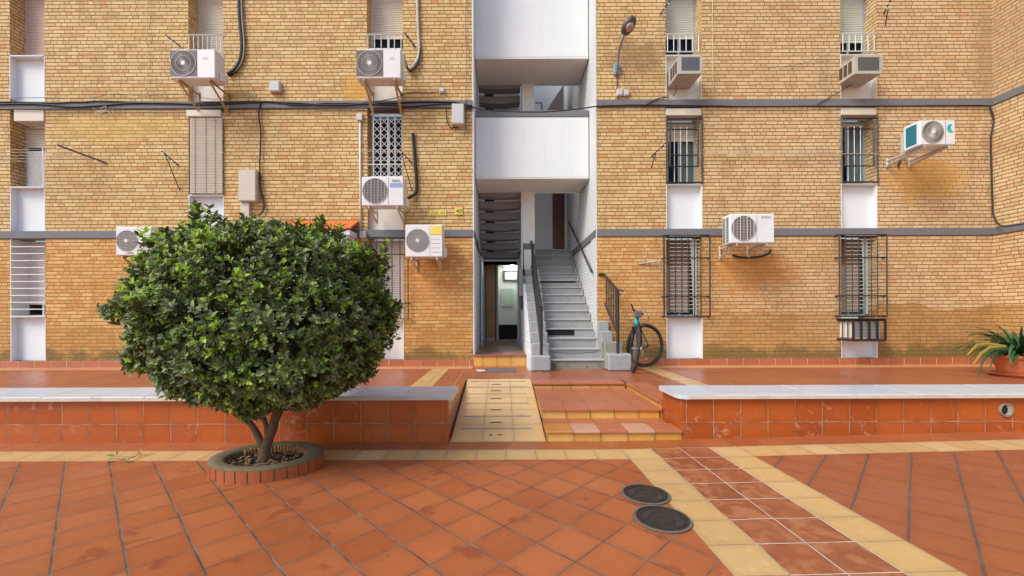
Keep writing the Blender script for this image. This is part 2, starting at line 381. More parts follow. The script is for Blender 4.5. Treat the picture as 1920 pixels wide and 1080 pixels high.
M['iron'] = simple('dark_iron', (.035, .033, .033), .5, .3, var=.3, scale=20, dirt=((.09, .045, .025), .5), dscale=12)
M['iron_brown'] = simple('rusty_brown_iron', (.10, .06, .04), .6, .2, var=.3, scale=20)
M['white_iron'] = simple('white_painted_iron', (.72, .72, .70), .5, var=.1, dirt=((.4, .33, .25), .5), dscale=14)
M['grey_iron'] = simple('galvanised_iron', (.42, .43, .44), .45, .4, var=.15)
M['shutter'] = simple('cream_shutter', (.66, .60, .49), .55, var=.06, dirt=((.45, .38, .28), .4))
M['shutter_white'] = simple('white_shutter', (.72, .68, .63), .55, var=.06, dirt=((.5, .45, .4), .3))
M['shutter_pink'] = simple('pinkish_shutter', (.66, .50, .42), .55, var=.06)
M['shutter_green'] = simple('greenish_grey_shutter', (.57, .60, .52), .55, var=.06)
M['frame'] = simple('aluminium_frame', (.62, .62, .61), .4, .3, var=.08)
M['frame_blue'] = simple('blue_grey_frame', (.33, .42, .47), .45, .2, var=.08)
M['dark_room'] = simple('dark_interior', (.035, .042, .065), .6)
M['screen_brown'] = simple('brown_insect_screen', (.17, .115, .07), .8, var=.3)
M['curtain'] = simple('beige_curtain', (.72, .68, .58), .9, var=.15, scale=9)
M['pale_teal'] = simple('pale_teal_side_cloth', (.50, .62, .60), .8, var=.15, scale=12)
M['curtain_blue'] = simple('pale_blue_curtain', (.36, .47, .47), .9, var=.15, scale=9)
M['ac_white'] = simple('white_ac_casing', (.74, .72, .70), .45, var=.05, dirt=((.5, .45, .38), .35), dscale=6)
M['ac_dark'] = simple('dark_fan_recess', (.12, .105, .095), .6, var=.2)
M['ac_grille'] = simple('grey_grille_wire', (.52, .49, .46), .5, var=.1)
M['ac_blue'] = simple('white_ac_casing_cool', (.74, .76, .78), .45, var=.05, dirt=((.5, .5, .48), .3))
M['ac_beige'] = simple('yellowed_ac_casing', (.46, .44, .38), .5, var=.1, dirt=((.28, .2, .11), .7), dscale=9)
M['ac_fins'] = simple('grey_condenser_fins', (.20, .215, .22), .45, .3, var=.1, scale=30)
M['bracket'] = simple('brown_stained_bracket', (.45, .30, .12), .6, var=.25, scale=18)
M['bracket_w'] = simple('painted_bracket', (.58, .50, .42), .5, var=.2, scale=18)
M['rubber'] = simple('black_insulation', (.018, .018, .018), .7, var=.3, scale=30)
M['pipe_pale'] = simple('pale_pipe_tape', (.45, .44, .36), .6, var=.2)
M['teal'] = simple('teal_coil', (.03, .22, .28), .4, .2, var=.3, scale=15)
M['logo_teal'] = simple('teal_logo_ink', (.01, .42, .47), .4, var=.02)
M['logo_green'] = simple('green_logo_ink', (.08, .48, .22), .4, var=.02)
M['ink'] = simple('dark_ink', (.04, .045, .05), .5, var=.02)
M['ink_blue'] = simple('blue_label', (.25, .35, .6), .5, var=.1)
M['sticker'] = simple('yellow_sticker', (.80, .62, .08), .5, var=.08)
M['sign'] = simple('yellow_sign_plate', (.72, .56, .08), .4, var=.1)
M['box_grey'] = simple('pale_grey_box', (.55, .54, .51), .55, var=.06, dirt=((.38, .34, .28), .3), dscale=9)
M['box_pink'] = simple('beige_meter_box', (.58, .50, .42), .55, var=.06, dirt=((.42, .33, .25), .4), dscale=6)
M['cable'] = simple('black_cable', (.022, .02, .02), .6)
M['cable_grey'] = simple('grey_cable', (.16, .14, .13), .6)
M['string'] = simple('pale_cord', (.62, .55, .45), .7)
M['door_wood'] = simple('red_brown_door', (.13, .035, .018), .4, var=.35, scale=3)
M['door_oak'] = simple('brown_wood_door', (.48, .24, .10), .4, var=.3, scale=3)
M['hall_white'] = simple('hall_plaster', (.72, .74, .70), .8, var=.04)
M['panel_green'] = simple('pale_green_panel', (.50, .58, .50), .5, var=.06)
M['lamp_head'] = simple('grey_lamp_housing', (.10, .075, .065), .45, .2, var=.2)
M['lamp_top'] = simple('pale_lamp_top', (.33, .34, .37), .5, .2, var=.2)
M['lamp_glass'] = simple('lamp_bowl', (.42, .31, .29), .2, var=.1)
M['bracket_blue'] = simple('blue_grey_bracket', (.25, .34, .38), .5, .2, var=.15)
M['roof_orange'] = simple('orange_roof_sheet', (.62, .155, .03), .6, var=.12, scale=9)
M['canopy_white'] = simple('canopy_white', (.66, .68, .72), .7, var=.04, dirt=((.5, .5, .5), .3))
M['bark'] = simple('brown_bark', (.13, .075, .04), .9, var=.45, scale=14, dirt=((.17, .14, .08), .5), dscale=9, bump=.8)
M['soil'] = simple('dark_soil', (.03, .02, .014), .95, var=.5, scale=25, dirt=((.2, .12, .07), .5), dscale=30, bump=.9)
M['ring_cement'] = simple('mossy_cement', (.15, .12, .065), .9, var=.25, scale=9, dirt=((.10, .09, .06), .7), dscale=8, bump=.5)
M['pot'] = simple('terracotta_pot', (.55, .155, .055), .6, var=.12, dirt=((.62, .3, .18), .3))
M['cast_iron'] = simple('cast_iron', (.055, .045, .038), .55, .4, var=.3, scale=30, bump=.5)
M['cement_ring'] = simple('cement_collar', (.15, .12, .10), .9, var=.2, scale=20)
k_ = NT('lit_tube_lamp'); k_.done((.9, .95, .9), .5); k_.b.inputs['Emission Color'].default_value = (.95, 1, .93, 1); k_.b.inputs['Emission Strength'].default_value = 13
M['lamp_lit'] = k_.mat
M['drain'] = simple('grey_drain_plate', (.16, .12, .115), .6, var=.2, scale=20)
M['plastic_pipe'] = simple('grey_plastic_pipe', (.30, .27, .22), .5, var=.15)
M['cloth'] = simple('white_cloth', (.7, .68, .66), .9)
M['bike_black'] = simple('bike_black', (.02, .02, .022), .35, .2)
M['tyre'] = simple('bike_tyre', (.035, .035, .037), .75)
M['bike_teal'] = simple('bike_teal_paint', (.01, .36, .38), .3)
M['chrome'] = simple('bike_metal', (.45, .46, .47), .3, .8)

def leaf_mat(name, a, b, rough=.38, tr=.15):
    k = NT(name); r = k.geo.outputs['Random Per Island']
    c = k.mix(r, a, b)
    c = k.mix(k.m('MULTIPLY', k.noise(3, 2), 0.4), c, tuple(q * .7 for q in a))
    k.done(c, rough, 0, .5)
    ts = k.n('ShaderNodeBsdfTranslucent'); k.t.links.new(k.mix(0.5, c, b), ts.inputs[0])
    mx = k.n('ShaderNodeMixShader'); mx.inputs[0].default_value = tr
    k.t.links.new(k.b.outputs[0], mx.inputs[1]); k.t.links.new(ts.outputs[0], mx.inputs[2])
    k.t.links.new(mx.outputs[0], k.t.nodes['Material Output'].inputs[0]); return k.mat
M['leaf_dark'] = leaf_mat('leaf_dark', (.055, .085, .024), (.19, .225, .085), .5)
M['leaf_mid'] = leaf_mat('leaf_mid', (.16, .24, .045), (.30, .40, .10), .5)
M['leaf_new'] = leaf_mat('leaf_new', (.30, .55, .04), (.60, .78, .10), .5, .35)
M['leaf_strap'] = leaf_mat('strap_leaf', (.03, .085, .035), (.09, .19, .06), .38)
M['leaf_yellow'] = leaf_mat('yellowed_leaf', (.35, .30, .05), (.5, .42, .08), .45, .25)

def glass_mat():
    k = NT('window_glass'); k.done((.02, .025, .03), .04)
    tr = k.n('ShaderNodeBsdfTransparent'); tr.inputs[0].default_value = (.72, .78, .8, 1)
    mx = k.n('ShaderNodeMixShader'); mx.inputs[0].default_value = .86
    k.t.links.new(k.b.outputs[0], mx.inputs[1]); k.t.links.new(tr.outputs[0], mx.inputs[2])
    k.t.links.new(mx.outputs[0], k.t.nodes['Material Output'].inputs[0]); return k.mat
M['glass'] = glass_mat()

# ------------------------------------------------------------------ the setting: courtyard, terrace
D, ZT = 9.2, 0.345
def gz(x): return 0.021 * min(max(0.0, x - 1.31), 12)
g = MB()
def sheet(x0, x1, y0, y1, mi):
    g.mi = mi
    g.add([(x0, y0, gz(x0)), (x1, y0, gz(x1)), (x1, y1, gz(x1)), (x0, y1, gz(x0))], [(0, 1, 2, 3)])
XL, XR = -60, 60
for (a, b) in ((XL, 1.31), (1.31, 13.31), (13.31, XR)): sheet(a, b, 4.56, 5.2, 1)
sheet(XL, 1.31, 4.245, 4.56, 2)
sheet(2.58, 13.31, 4.245, 4.56, 2); sheet(13.31, XR, 4.245, 4.56, 2)
sheet(1.31, 1.6275, -60, 4.56, 2); sheet(1.6275, 2.2625, -60, 4.56, 3); sheet(2.2625, 2.58, -60, 4.56, 2)
sheet(XL, 1.31, -60, 4.245, 0); sheet(2.58, 13.31, -60, 4.245, 4); sheet(13.31, XR, -60, 4.245, 4)
gr = g.build('courtyard_floor', [M['field_left'], M['red_row'], M['cream'], M['band_red'], M['field_right']])
tag(gr, kind='structure')

t = MB()
t.box(-30, -0.62, 5.43, D + .5, -.1, ZT); t.box(-0.62, 0.53, 7.32, D + .01, -.1, ZT); t.box(0.53, 2.10, 7.235, D, -.1, ZT); t.box(2.10, 10.87, 5.43, D + .5, -.1, ZT)
te = t.build('terrace_paving', M['terrace']); tag(te, kind='structure')
t = MB()
t.box(-30, -0.62, 8.74, 9.168, ZT, ZT + .004); t.box(2.62, 10.84, 8.74, 9.168, ZT, ZT + .004)
tag(t.build('terrace_border', M['peach']), kind='structure')
t = MB()
t.box(-1.45, -1.10, 5.46, 8.735, ZT, ZT + .004); t.box(2.95, 3.28, 5.46, 8.735, ZT, ZT + .004)
tag(t.build('terrace_stripes', M['cream']), kind='structure')
# terrace edge facing the steps, in ochre tile
t = MB(); t.box(2.075, 2.10, 5.43, 6.90, 0.0, ZT - .03)
tag(t.build('terrace_edge', M['yellow_tile']), kind='structure')
t = MB(); t.box(2.055, 2.40, 5.46, 6.885, ZT - .028, ZT + .004)
tag(t.build('terrace_edge_tiles', M['edge_tile']), kind='structure')

# entrance steps
st = thing('entrance_steps', 'three low terracotta steps with ochre tiled risers between the ramp and the right planter wall', 'steps', (1.3, 4.85, 0))
trd = [(4.85, 5.42, .128), (5.42, 6.92, .253), (6.92, 7.25, .345)]
tm5 = [['t_ochre', 't_pale', 't_red', 't_pale', 't_red'], ['t_red'] * 5, ['t_red'] * 5]
zprev = -.05
for i, (y0, y1, z) in enumerate(trd):
    b = MB(); b.box(0.53, 2.053 if i else 2.098, y0, y1 if i < 2 else 7.234, zprev if i == 0 else trd[i - 1][2] - .02, z - .0285)
    s_ = b.build('step', M['yellow_tile'], st)
    W = (2.085 - 0.53) / 5 if i < 2 else (2.045 - .53) / 5
    mats = [M['t_ochre'], M['t_pale'], M['t_red']]; n_ = MB()
    for q in range(5):
        n_.mi = {'t_ochre': 0, 't_pale': 1, 't_red': 2}[tm5[i][q]]
        xr = 0.515 + (q + 1) * (W + .002 if i else W + .006)
        n_.bbox(0.515 + q * (W + (.002 if i else .006)) + .003, xr - .003, y0 - .03 - .002 * (q % 2), y0 + .31, z - .028, z + .001 * (q % 3), .005)
    n_.build('tread_tiles', mats, s_)
    if i < 2:
        b = MB(); b.box(0.53, 2.0525, y0 + .312, y1 - .001, z - .028, z - .001); b.build('tread', M['edge_tile'], s_)

# ramp
m_ = ZT / (7.32 - 4.85)
def rz_(Y): return (Y - 4.85) * m_
rp = thing('access_ramp', 'cream tiled wheelchair ramp with dark grooves sloping up beside the three steps', 'ramp', (-.03, 4.85, 0))
b = MB(); b.add([(-.60, 4.85, -.02), (.515, 4.85, -.02), (.515, 7.32, -.02), (-.60, 7.32, -.02), (-.60, 4.85, .004), (.515, 4.85, .004), (.515, 7.32, ZT + .002), (-.60, 7.32, ZT + .002)],
                [(0,3,2,1),(4,5,6,7),(0,1,5,4),(1,2,6,5),(2,3,7,6),(3,0,4,7)])
M['ramp_tile'] = tile_mat('cream_ramp_tile', [(.70, .45, .21), (.78, .53, .27), (.74, .47, .20)], ((.2, .14, .09), (.5, .38, .25)), su=.372, sv=.50, pu=-.60, pv=4.85, gw=.004, rough=.4, stain=((.55, .27, .08), 3, .6, .4))
b.build('ramp_surface', M['ramp_tile'], rp)
def ramp_pt(px, py):
    yc = VY - py; Y = (CH + 4.85 * m_) / (m_ - yc / F); return (px - VX) * Y / F, Y
for (xa, xb, y) in ((880, 985, 715.5), (879, 988, 726), (877, 987, 739), (872, 990, 756.5), (869, 994, 781), (865, 997, 804.5)):
    x0, Y = ramp_pt(xa, y); x1, _ = ramp_pt(xb, y)
    b = MB(); b.box(x0, x1, Y - .014, Y + .014, rz_(Y) - .01, rz_(Y) + .008); b.build('groove', M['slab_dark'], rp)
for (xa, xb, y) in ((921, 939, 721), (920, 939, 733), (919, 940, 748), (918.5, 940, 769), (918, 940, 792.5), (916, 922, 816), (932, 940, 816)):
    x0, Y = ramp_pt(xa, y); x1, _ = ramp_pt(xb, y)
    b = MB(); b.box(x0, x1, Y - .011, Y + .011, rz_(Y) - .01, rz_(Y) + .008); b.build('slot', M['black'], rp)

# low planter walls
def low_wall(x0, x1, cx0, cx1, label, rnd):
    w = thing('low_wall', label, 'low wall', ((x0 + x1) / 2, 4.85, 0))
    b = MB(); b.box(x0, x1, 4.85, 5.43, -.1, .495); b.build('tiled_wall', M['wall_tile'], w)
    c = MB(); x = cx0
    xs = [cx0]
    k0 = math.ceil((cx0 - 0.06) / .598)
    while k0 * .598 + .06 < cx1: 
        if k0 * .598 + .06 > cx0 + .15: xs.append(k0 * .598 + .06)
        k0 += 1
    xs.append(cx1)
    for i in range(len(xs) - 1):
        a, bb = xs[i] + .002, xs[i + 1] - .002
        if rnd and i == 0:
            pts = [(a + .10, 4.795), (a + .045, 4.815), (a + .012, 4.86), (a, 4.92), (a, 5.40), (a + .02, 5.45), (bb, 5.45), (bb, 4.795)]
            n = len(pts); vs = [(p[0], p[1], .495) for p in pts] + [(p[0], p[1], .545) for p in pts]
            fs = [tuple(range(n)), tuple(range(2 * n - 1, n - 1, -1))] + [(k, k + n, (k + 1) % n + n, (k + 1) % n) for k in range(n)]
            c.add(vs, fs)
        else: c.bbox(a, bb, 4.795 + .002 * (i % 3), 5.45, .495, .545 + .0015 * (i % 2), .006)
    c.build('marble_cap', M['marble'], w)
    e = MB(); e.box(cx0 + .12, cx1, 4.787, 4.7945, .499, .536); e.build('cap_edge', M['marble_edge'], w)
    return w
low_wall(-30, -.62, -30, -.56, 'low red tiled wall with marble top behind the round tree, left of the ramp', False)
wr = low_wall(2.10, 10.86, 2.04, 10.86, 'low red tiled wall with marble top and a drain pipe, right of the steps', True)
pc = at(1884, 768, 4.85)
b = MB(); b.disc((pc.x, 4.86, pc.z), .076, 'y', 28, -.035, .066); b.build('drain_pipe', M['plastic_pipe'], wr, smooth=False)
b = MB(); b.lathe((0, 0, 0), [(.066, 0), (.064, .2)], 24)
b.v = [(pc.x + v[0], 4.826 + v[2], pc.z + v[1]) for v in b.v]
b = MB(); b.disc((pc.x, 4.848, pc.z), .066, 'y', 28, -.003); b.build('pipe_hole', M['black'], wr)
b = MB(); b.add([(pc.x + .064 * math.cos(a), 4.8435 if r_ else 4.83, pc.z + .064 * math.sin(a)) for r_ in (0, 1) for a in [(-1.2 + .24 * i) for i in range(11)]] ,
               [(i, i + 1, i + 12, i + 11) for i in range(10)])
b.v = b.v[:11] + [(v[0] - .035, 4.8435, v[2]) for v in b.v[11:]]
b.build('pipe_inside', M['plastic_pipe'], wr)

# ------------------------------------------------------------------ the apartment building
B = thing('apartment_building', 'yellow brick apartment block with grey bands, recessed windows and a white open stairwell', 'building', (0, D, ZT))
ST = {'A': (-10.85, -10.08), 'B': (-6.90, -6.13), 'C': (-2.95, -2.16), 'D': (3.655, 4.45), 'E': (7.52, 8.32)}
OX0, OX1 = -.62, 2.12
TOP = 12.0
edges = [(-18, -10.85), (-10.08, -6.90), (-6.13, -2.95), (-2.16, OX0), (OX1, 3.655), (4.45, 7.52), (8.32, 10.87)]
b = MB()
for (x0, x1) in edges: b.box(x0, x1, D, D + .5, 0, TOP)
b.build('brick_wall', M['brick'], B)
b = MB(); b.box(10.87, 11.3, 1.0, D + .5, -.2, TOP); b.build('brick_side_wall', M['brick'], B)
for (z0, z1) in ((3.20, 3.362), (6.058, 6.214), (8.93, 9.08)):
    for (x0, x1) in ((-18, OX0 - .002), (OX1 + .002, 10.86)):
        b = MB(); b.bbox(x0, x1, D - .028, D + .30, z0, z1, .004); b.build('grey_band', M['gray_band'], B)
    b = MB(); b.bbox(10.842, 10.9, 1.0, D - .03, z0, z1, .004); b.build('grey_band', M['gray_band'], B)
for (x0, x1) in ((-18, OX0), (2.62, 10.84)):
    b = MB(); b.bbox(x0, x1, D - .03, D + .01, ZT, .492, .004); b.build('skirting', M['skirt'], B)
b = MB(); b.box(10.84, 10.88, 5.46, D - .031, ZT, .492); b.build('skirting', M['skirt'], B)

def Z(px, py, Y=D): return at(px, py, Y).z

def panel(s, z0, z1, mat='white', liner=True, dy=.13):
    x0, x1 = ST[s]; b = MB(); b.box(x0, x1, D + dy, D + .45, z0, z1)
    if liner:
        b.box(x0 - .002, x0 + .012, D - .003, D + dy, z0, z1); b.box(x1 - .012, x1 + .002, D - .003, D + dy, z0, z1)
        b.box(x0 + .012, x1 - .012, D - .012, D + dy, z1 - .012, z1 + .012)
    return b.build('sill_panel', M[mat], B)

def slats(b, x0, x1, y, z0, z1, pitch=.052):
    z = z1
    while z > z0 + .002:
        zb = max(z - pitch, z0)
        b.add([(x0, y, z - .004), (x1, y, z - .004), (x1, y - .012, (z + zb) / 2), (x0, y - .012, (z + zb) / 2), (x0, y - .002, zb + .001), (x1, y - .002, zb + .001), (x0, y + .012, z), (x1, y + .012, z)],
              [(6, 0, 1, 7), (0, 3, 2, 1), (3, 4, 5, 2)])
        z -= pitch
    b.box(x0, x1, y + .011, y + .02, z0, z1)

def window(s, z0, z1, sh=None, frame='frame', shm='shutter', curt=None, yw=.30, jamb='l'):
    """frame + optional shutter down to height sh + glass, with a dark room behind"""
    x0, x1 = ST[s]; y = D + yw; fw = .045
    fx0, fx1 = x0 + (.04 if jamb == 'l' else .0), x1 - (.04 if jamb == 'r' else .0)
    b = MB(); b.box(x0, x0 + fw, y, y + .05, z0, z1); b.box(x1 - fw, x1, y, y + .05, z0, z1); b.box(x0 + fw, x1 - fw, y, y + .05, z0, z0 + .04); b.box(x0 + fw, x1 - fw, y, y + .05, z1 - .04, z1)
    w = b.build('window', M[frame], B)
    if sh is not None and sh > z0 + .1: sh = min(z1 - .02, CH + (sh - CH) * (D + yw) / D)
    lo = sh if sh is not None else z1
    if lo > z0 + .06:
        b = MB(); b.box(x0 + fw, x1 - fw, y + .03, y + .036, z0 + .04, lo); b.build('pane', M['glass'], w)
        b = MB(); xm = x0 + (x1 - x0) * (.52 if s in 'DE' else .5); b.box(xm - .02, xm + .02, y + .005, y + .029, z0 + .04, lo); b.build('mullion', M[frame], w)
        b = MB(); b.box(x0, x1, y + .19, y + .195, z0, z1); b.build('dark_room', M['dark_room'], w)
    if curt:
        b = MB(); xa, xb, cm = curt; n = 22
        vs = []
        for i in range(n + 1):
            xx = xa + (xb - xa) * i / n; yy = y + .065 + .02 * math.sin(i * 1.9)
            vs += [(xx, yy, z0 + .05), (xx, yy, lo + .1)]
        b.add(vs, [(2 * i, 2 * i + 2, 2 * i + 3, 2 * i + 1) for i in range(n)]); b.build('curtain', M[cm], w)
    if sh is not None and sh < z1 - .05:
        b = MB(); slats(b, x0 + fw, x1 - fw, y + .012, sh, z1 - .041); b.box(x0 + fw, x1 - fw, y - .002, y + .02, sh - .015, sh + .02)
        b.build('shutter', M[shm], w)
    return w

def grille_v(w, s, z0, z1, y, n, mat, r=.009, ext=(0, 0), rails=(), name='grille', skipz=None):
    x0, x1 = ST[s]; x0 -= ext[0]; x1 += ext[1]; b = MB()
    for i in range(n):
        xx = x0 + .03 + (x1 - x0 - .06) * i / (n - 1); b.tube([(xx, y, z0), (xx, y, z1)], r, 6)
    for z in (z0, z1) + tuple(rails): b.bar((x0, y - .006, z), (x1, y - .006, z), .022)
    return b.build(name, mat, w)

# column A (far left)
z = lambda py: Z(53, py)
panel('A', z(185), z(105)); w = window('A', z(105), 8.9, z(104), shm='shutter_pink')
panel('A', z(432), z(351))
w = window('A', z(350), z(228), z(276))
b = MB(); b.bbox(ST['A'][0] + .10, ST['A'][1], D - .02, D + .30, z(228), z(206), .01); b.build('shutter_box', M['shutter'], w)
b = MB(); x0, x1 = ST['A'][0] + .17, ST['A'][1] - .01; za, zb = z(349), z(277); p = .048
for i in range(-int((zb - za) / p) - 1, int((x1 - x0) / p) + 2):
    for sgn in (1, -1):
        xs0 = x0 + i * p if sgn > 0 else x0 + i * p + (zb - za)
        pts = []
        a0 = Vector((xs0, 0, za)); d = Vector((sgn, 0, 1))
        # clip to the rectangle
        t0, t1 = 0.0, zb - za
        if sgn > 0: t0 = max(t0, x0 - a0.x); t1 = min(t1, x1 - a0.x)
        else: t0 = max(t0, a0.x - x1); t1 = min(t1, a0.x - x0)
        if t1 - t0 > .02:
            A_, B_ = a0 + d * t0, a0 + d * t1; yy = D + .19 + (.008 if sgn > 0 else 0)
            b.add([(A_.x - .009, yy, A_.z), (A_.x + .009, yy, A_.z), (B_.x + .009, yy, B_.z), (B_.x - .009, yy, B_.z)], [(0, 1, 2, 3)])
b.build('lattice', M['white_iron'], w)
panel('A', .49, z(594))
w = window('A', z(594), 3.19, z(570), shm='shutter_white', frame='white_iron')
b = MB(); x0, x1 = ST['A']
b.box(x0 - .001, x0 + .014, D - .003, D + .30, z(594), 3.19)
b.build('painted_reveal', M['white'], w)
b = MB()
for i in range(11): b.tube([(x0, D - .01, z(463 + i * 13)), (x1, D - .01, z(463 + i * 13))], .011, 6)
b.build('grille', M['white_iron'], w)

# column B
z = lambda py: Z(388, py)
panel('B', z(188), z(100), 'white_warm', liner=False); w = window('B', z(100), 8.9, z(99))
grille_v(w, 'B', z(100), z(67), D - .02, 8, M['white_iron'], name='railing')
panel('B', z(432), z(366)); w = window('B', z(366), z(210), z(365))
b = MB(); x0, x1 = ST['B']
slats(b, x0 + .06, x1, D - .04, z(364), z(222), .034); b.bbox(x0, x1 - .01, D - .08, D + .02, z(221), z(209), .01)
b.build('roller_blind', M['shutter'], w)
b = MB()
for q in (.18, .42, .62): b.tube([(x0 + q, D - .056, z(222)), (x0 + q, D - .056, z(364))], .004, 5)
b.build('blind_cord', M['cable_grey'], w)
panel('B', .49, z(600)); w = window('B', z(600), 3.19, z(598), shm='shutter_white')

# column C
z = lambda py: Z(723, py)
panel('C', z(188), z(92), 'white_warm'); w = window('C', z(92), 8.9, z(72))
grille_v(w, 'C', z(100), z(66), D - .02, 6, M['white_iron'], name='railing')
panel('C', z(432), z(331), 'white_warm', liner=False); w = window('C', z(331), z(206), z(222))
b = MB(); x0, x1 = ST['C']; y = D + .06; n = 5; zz0, zz1 = z(331), z(212)
for i in range(n):
    xx = x0 + .12 + (x1 - x0 - .15) * i / (n - 1)
    b.bar((xx, y, zz0), (xx, y, zz1), .02)
step_ = (x1 - x0 - .15) / (n - 1); hz = zz0
while hz < z(228):
    for i in range(n - 1):
        xx = x0 + .12 + step_ * i
        b.bar((xx, y - .012, hz), (xx + step_, y - .012, min(hz + .165, zz1)), .009); b.bar((xx + step_, y - .02, hz), (xx, y - .02, min(hz + .165, zz1)), .009)
    hz += .165
for q in (zz0 + .01, zz1): b.bar((x0 + .05, y, q), (x1, y, q), .024)
b.bar((x0 + .02, D - .02, z(309)), (x1, D - .02, z(309)), .018)
b.build('folding_grille', M['white_iron'], w)
panel('C', .49, z(600), 'white_warm'); w = window('C', z(600), 3.19, z(599), shm='shutter_white')
x0, x1 = ST['C']
b = MB()
for px in (692, 706, 721, 735, 750, 765):
    xx = at(px, 500, D - .08).x; b.tube([(xx, D - .08, z(598)), (xx, D - .08, z(449))], .012, 6)
for q in (598, 569, 478, 449):
    b.bar((at(690, 500, D - .08).x, D - .075, z(q)), (at(767, 500, D - .08).x, D - .075, z(q)), .016)
    for xx in (at(690, 500, D - .08).x, at(767, 500, D - .08).x): b.bar((xx, D - .08, z(q)), (xx, D + .02, z(q)), .018)
b.build('grille', M['iron_brown'], w)

# columns D and E
for s, cx, dx in (('D', 1283, 0), ('E', 1612, 0)):
    z = lambda py, cx=cx: Z(cx, py + (0 if cx < 1500 else -1))
    x0, x1 = ST[s]
    panel(s, z(186), z(104), 'white_warm'); w = window(s, z(103), 8.9, z(80 if s == 'E' else 72), frame='frame_blue', shm='shutter_green')
    grille_v(w, s, z(99), z(66), D - .03, 6, M['white_iron'], name='railing', ext=(0, -.05))
    panel(s, z(429), z(346), 'white')
    w = window(s, z(345), z(217), z(264 if s == 'D' else 238), frame='frame_blue', curt=(x0 + (.45 if s == 'D' else .42), x1 - .04, 'curtain'))
    b = MB(); b.bbox(x0 + .003, x1 - .012, D - .015, D + .28, z(217), z(203), .01); b.build('shutter_box', M['shutter'], w)
    b = MB(); y = D - .03
    gx0, gx1 = x0 + .03, x1 - .03
    if s == 'E': gx0 -= .0
    for q in (224, 343): b.bar((gx0 - .02, y, z(q)), (gx1 + .03, y, z(q)), .026)
    b.bar((gx1 + .02, y, z(345)), (gx1 + .02, y, z(217)), .03); b.bar((gx0 - .02, y, z(345)), (gx0 - .02, y, z(217)), .022)
    for q in (244, 292, 313): b.bar((gx0, y, z(q)), (gx1 - .08, y, z(q)), .02)
    b.bar((gx1 - .07, y, z(313)), (gx1 - .07, y, z(224)), .032); b.bar((gx0 + .05, y, z(313)), (gx0 + .05, y, z(224)), .026)
    b.build('grille', M['iron'], w)
    b = MB()
    for q in (.06, .21, .35, .49): b.tube([(x0 + q, D + .06, z(342)), (x0 + q, D + .06, z(236))], .009, 6)
    b.build('inner_bars', M['white_iron'], w)
    # ground floor
    panel(s, .49, z(594 if s == 'D' else 600), 'white')
    w = window(s, z(593), 3.19, z(466), frame='frame_blue', shm='shutter', curt=(x1 - .2, x1 - .02, 'curtain_blue'))
    b = MB(); b.box(x0 + .05, x1 - .17, D + .26, D + .28, z(586), z(446)); b.build('insect_screen', M['screen_brown'], w)
    b = MB(); b.add([(x1 - .17, D + .2, z(446)), (x1 - .03, D + .2, z(446)), (x1 - .03, D + .2, z(590)), (x1 - .11, D + .2, z(590)), (x1 - .17, D + .21, z(446)), (x1 - .03, D + .21, z(446)), (x1 - .03, D + .21, z(590)), (x1 - .11, D + .21, z(590))], [(3, 2, 1, 0), (4, 5, 6, 7), (0, 4, 7, 3)]); b.build('side_cloth', M['pale_teal'], w)
    b = MB(); y = D - .12; X0, X1 = at(1245 if s == 'D' else 1574, 500, y).x, at(1331 if s == 'D' else 1663, 500, y).x
    rows = [470 - 13 * 2 + 7.1 * i for i in range(0, 20)]
    for i in range(6):
        xx = x0 + .02 + (x1 - x0 - .02) * i / 5.6; b.bar((xx, y + .02, z(593)), (xx, y + .02, z(444)), .016)
    for xx in (X0, X1): b.bar((xx, y, z(595)), (xx, y, z(443)), .026)
    for q in (443, 485, 556, 594):
        b.bar((X0, y, z(q)), (X1, y, z(q)), .018)
        for xx in (X0, X1): b.bar((xx, y, z(q)), (xx, D + .02, z(q)), .024)
    b.build('cage_grille', M['iron'], w)
    b = MB()
    for q in rows: b.tube([(x0 + .02, y + .035, z(q)), (x1 - (.1), y + .035, z(q))], .008, 5)
    b.build('screen_wires', M['bracket_w'], w)
    b = MB(); p = .05
    xa, xb, za, zb = x0 + .07, x1 - .19, z(586), z(496)
    for i in range(-40, 20):
        for sg in (1, -1):
            a0 = xa + i * p if sg > 0 else xa + i * p + (zb - za)
            t0, t1 = 0, zb - za
            if sg > 0: t0 = max(t0, xa - a0); t1 = min(t1, xb - a0)
            else: t0 = max(t0, a0 - xb); t1 = min(t1, a0 - xa)
            if t1 - t0 > .02:
                yy = D + .245 + (.004 if sg > 0 else 0)
                b.add([(a0 + sg * t0 - .009, yy, za + t0), (a0 + sg * t0 + .006, yy, za + t0), (a0 + sg * t1 + .009, yy, za + t1), (a0 + sg * t1 - .006, yy, za + t1)], [(0, 1, 2, 3)])
    b.build('screen_mesh', M['bracket_w'], w)

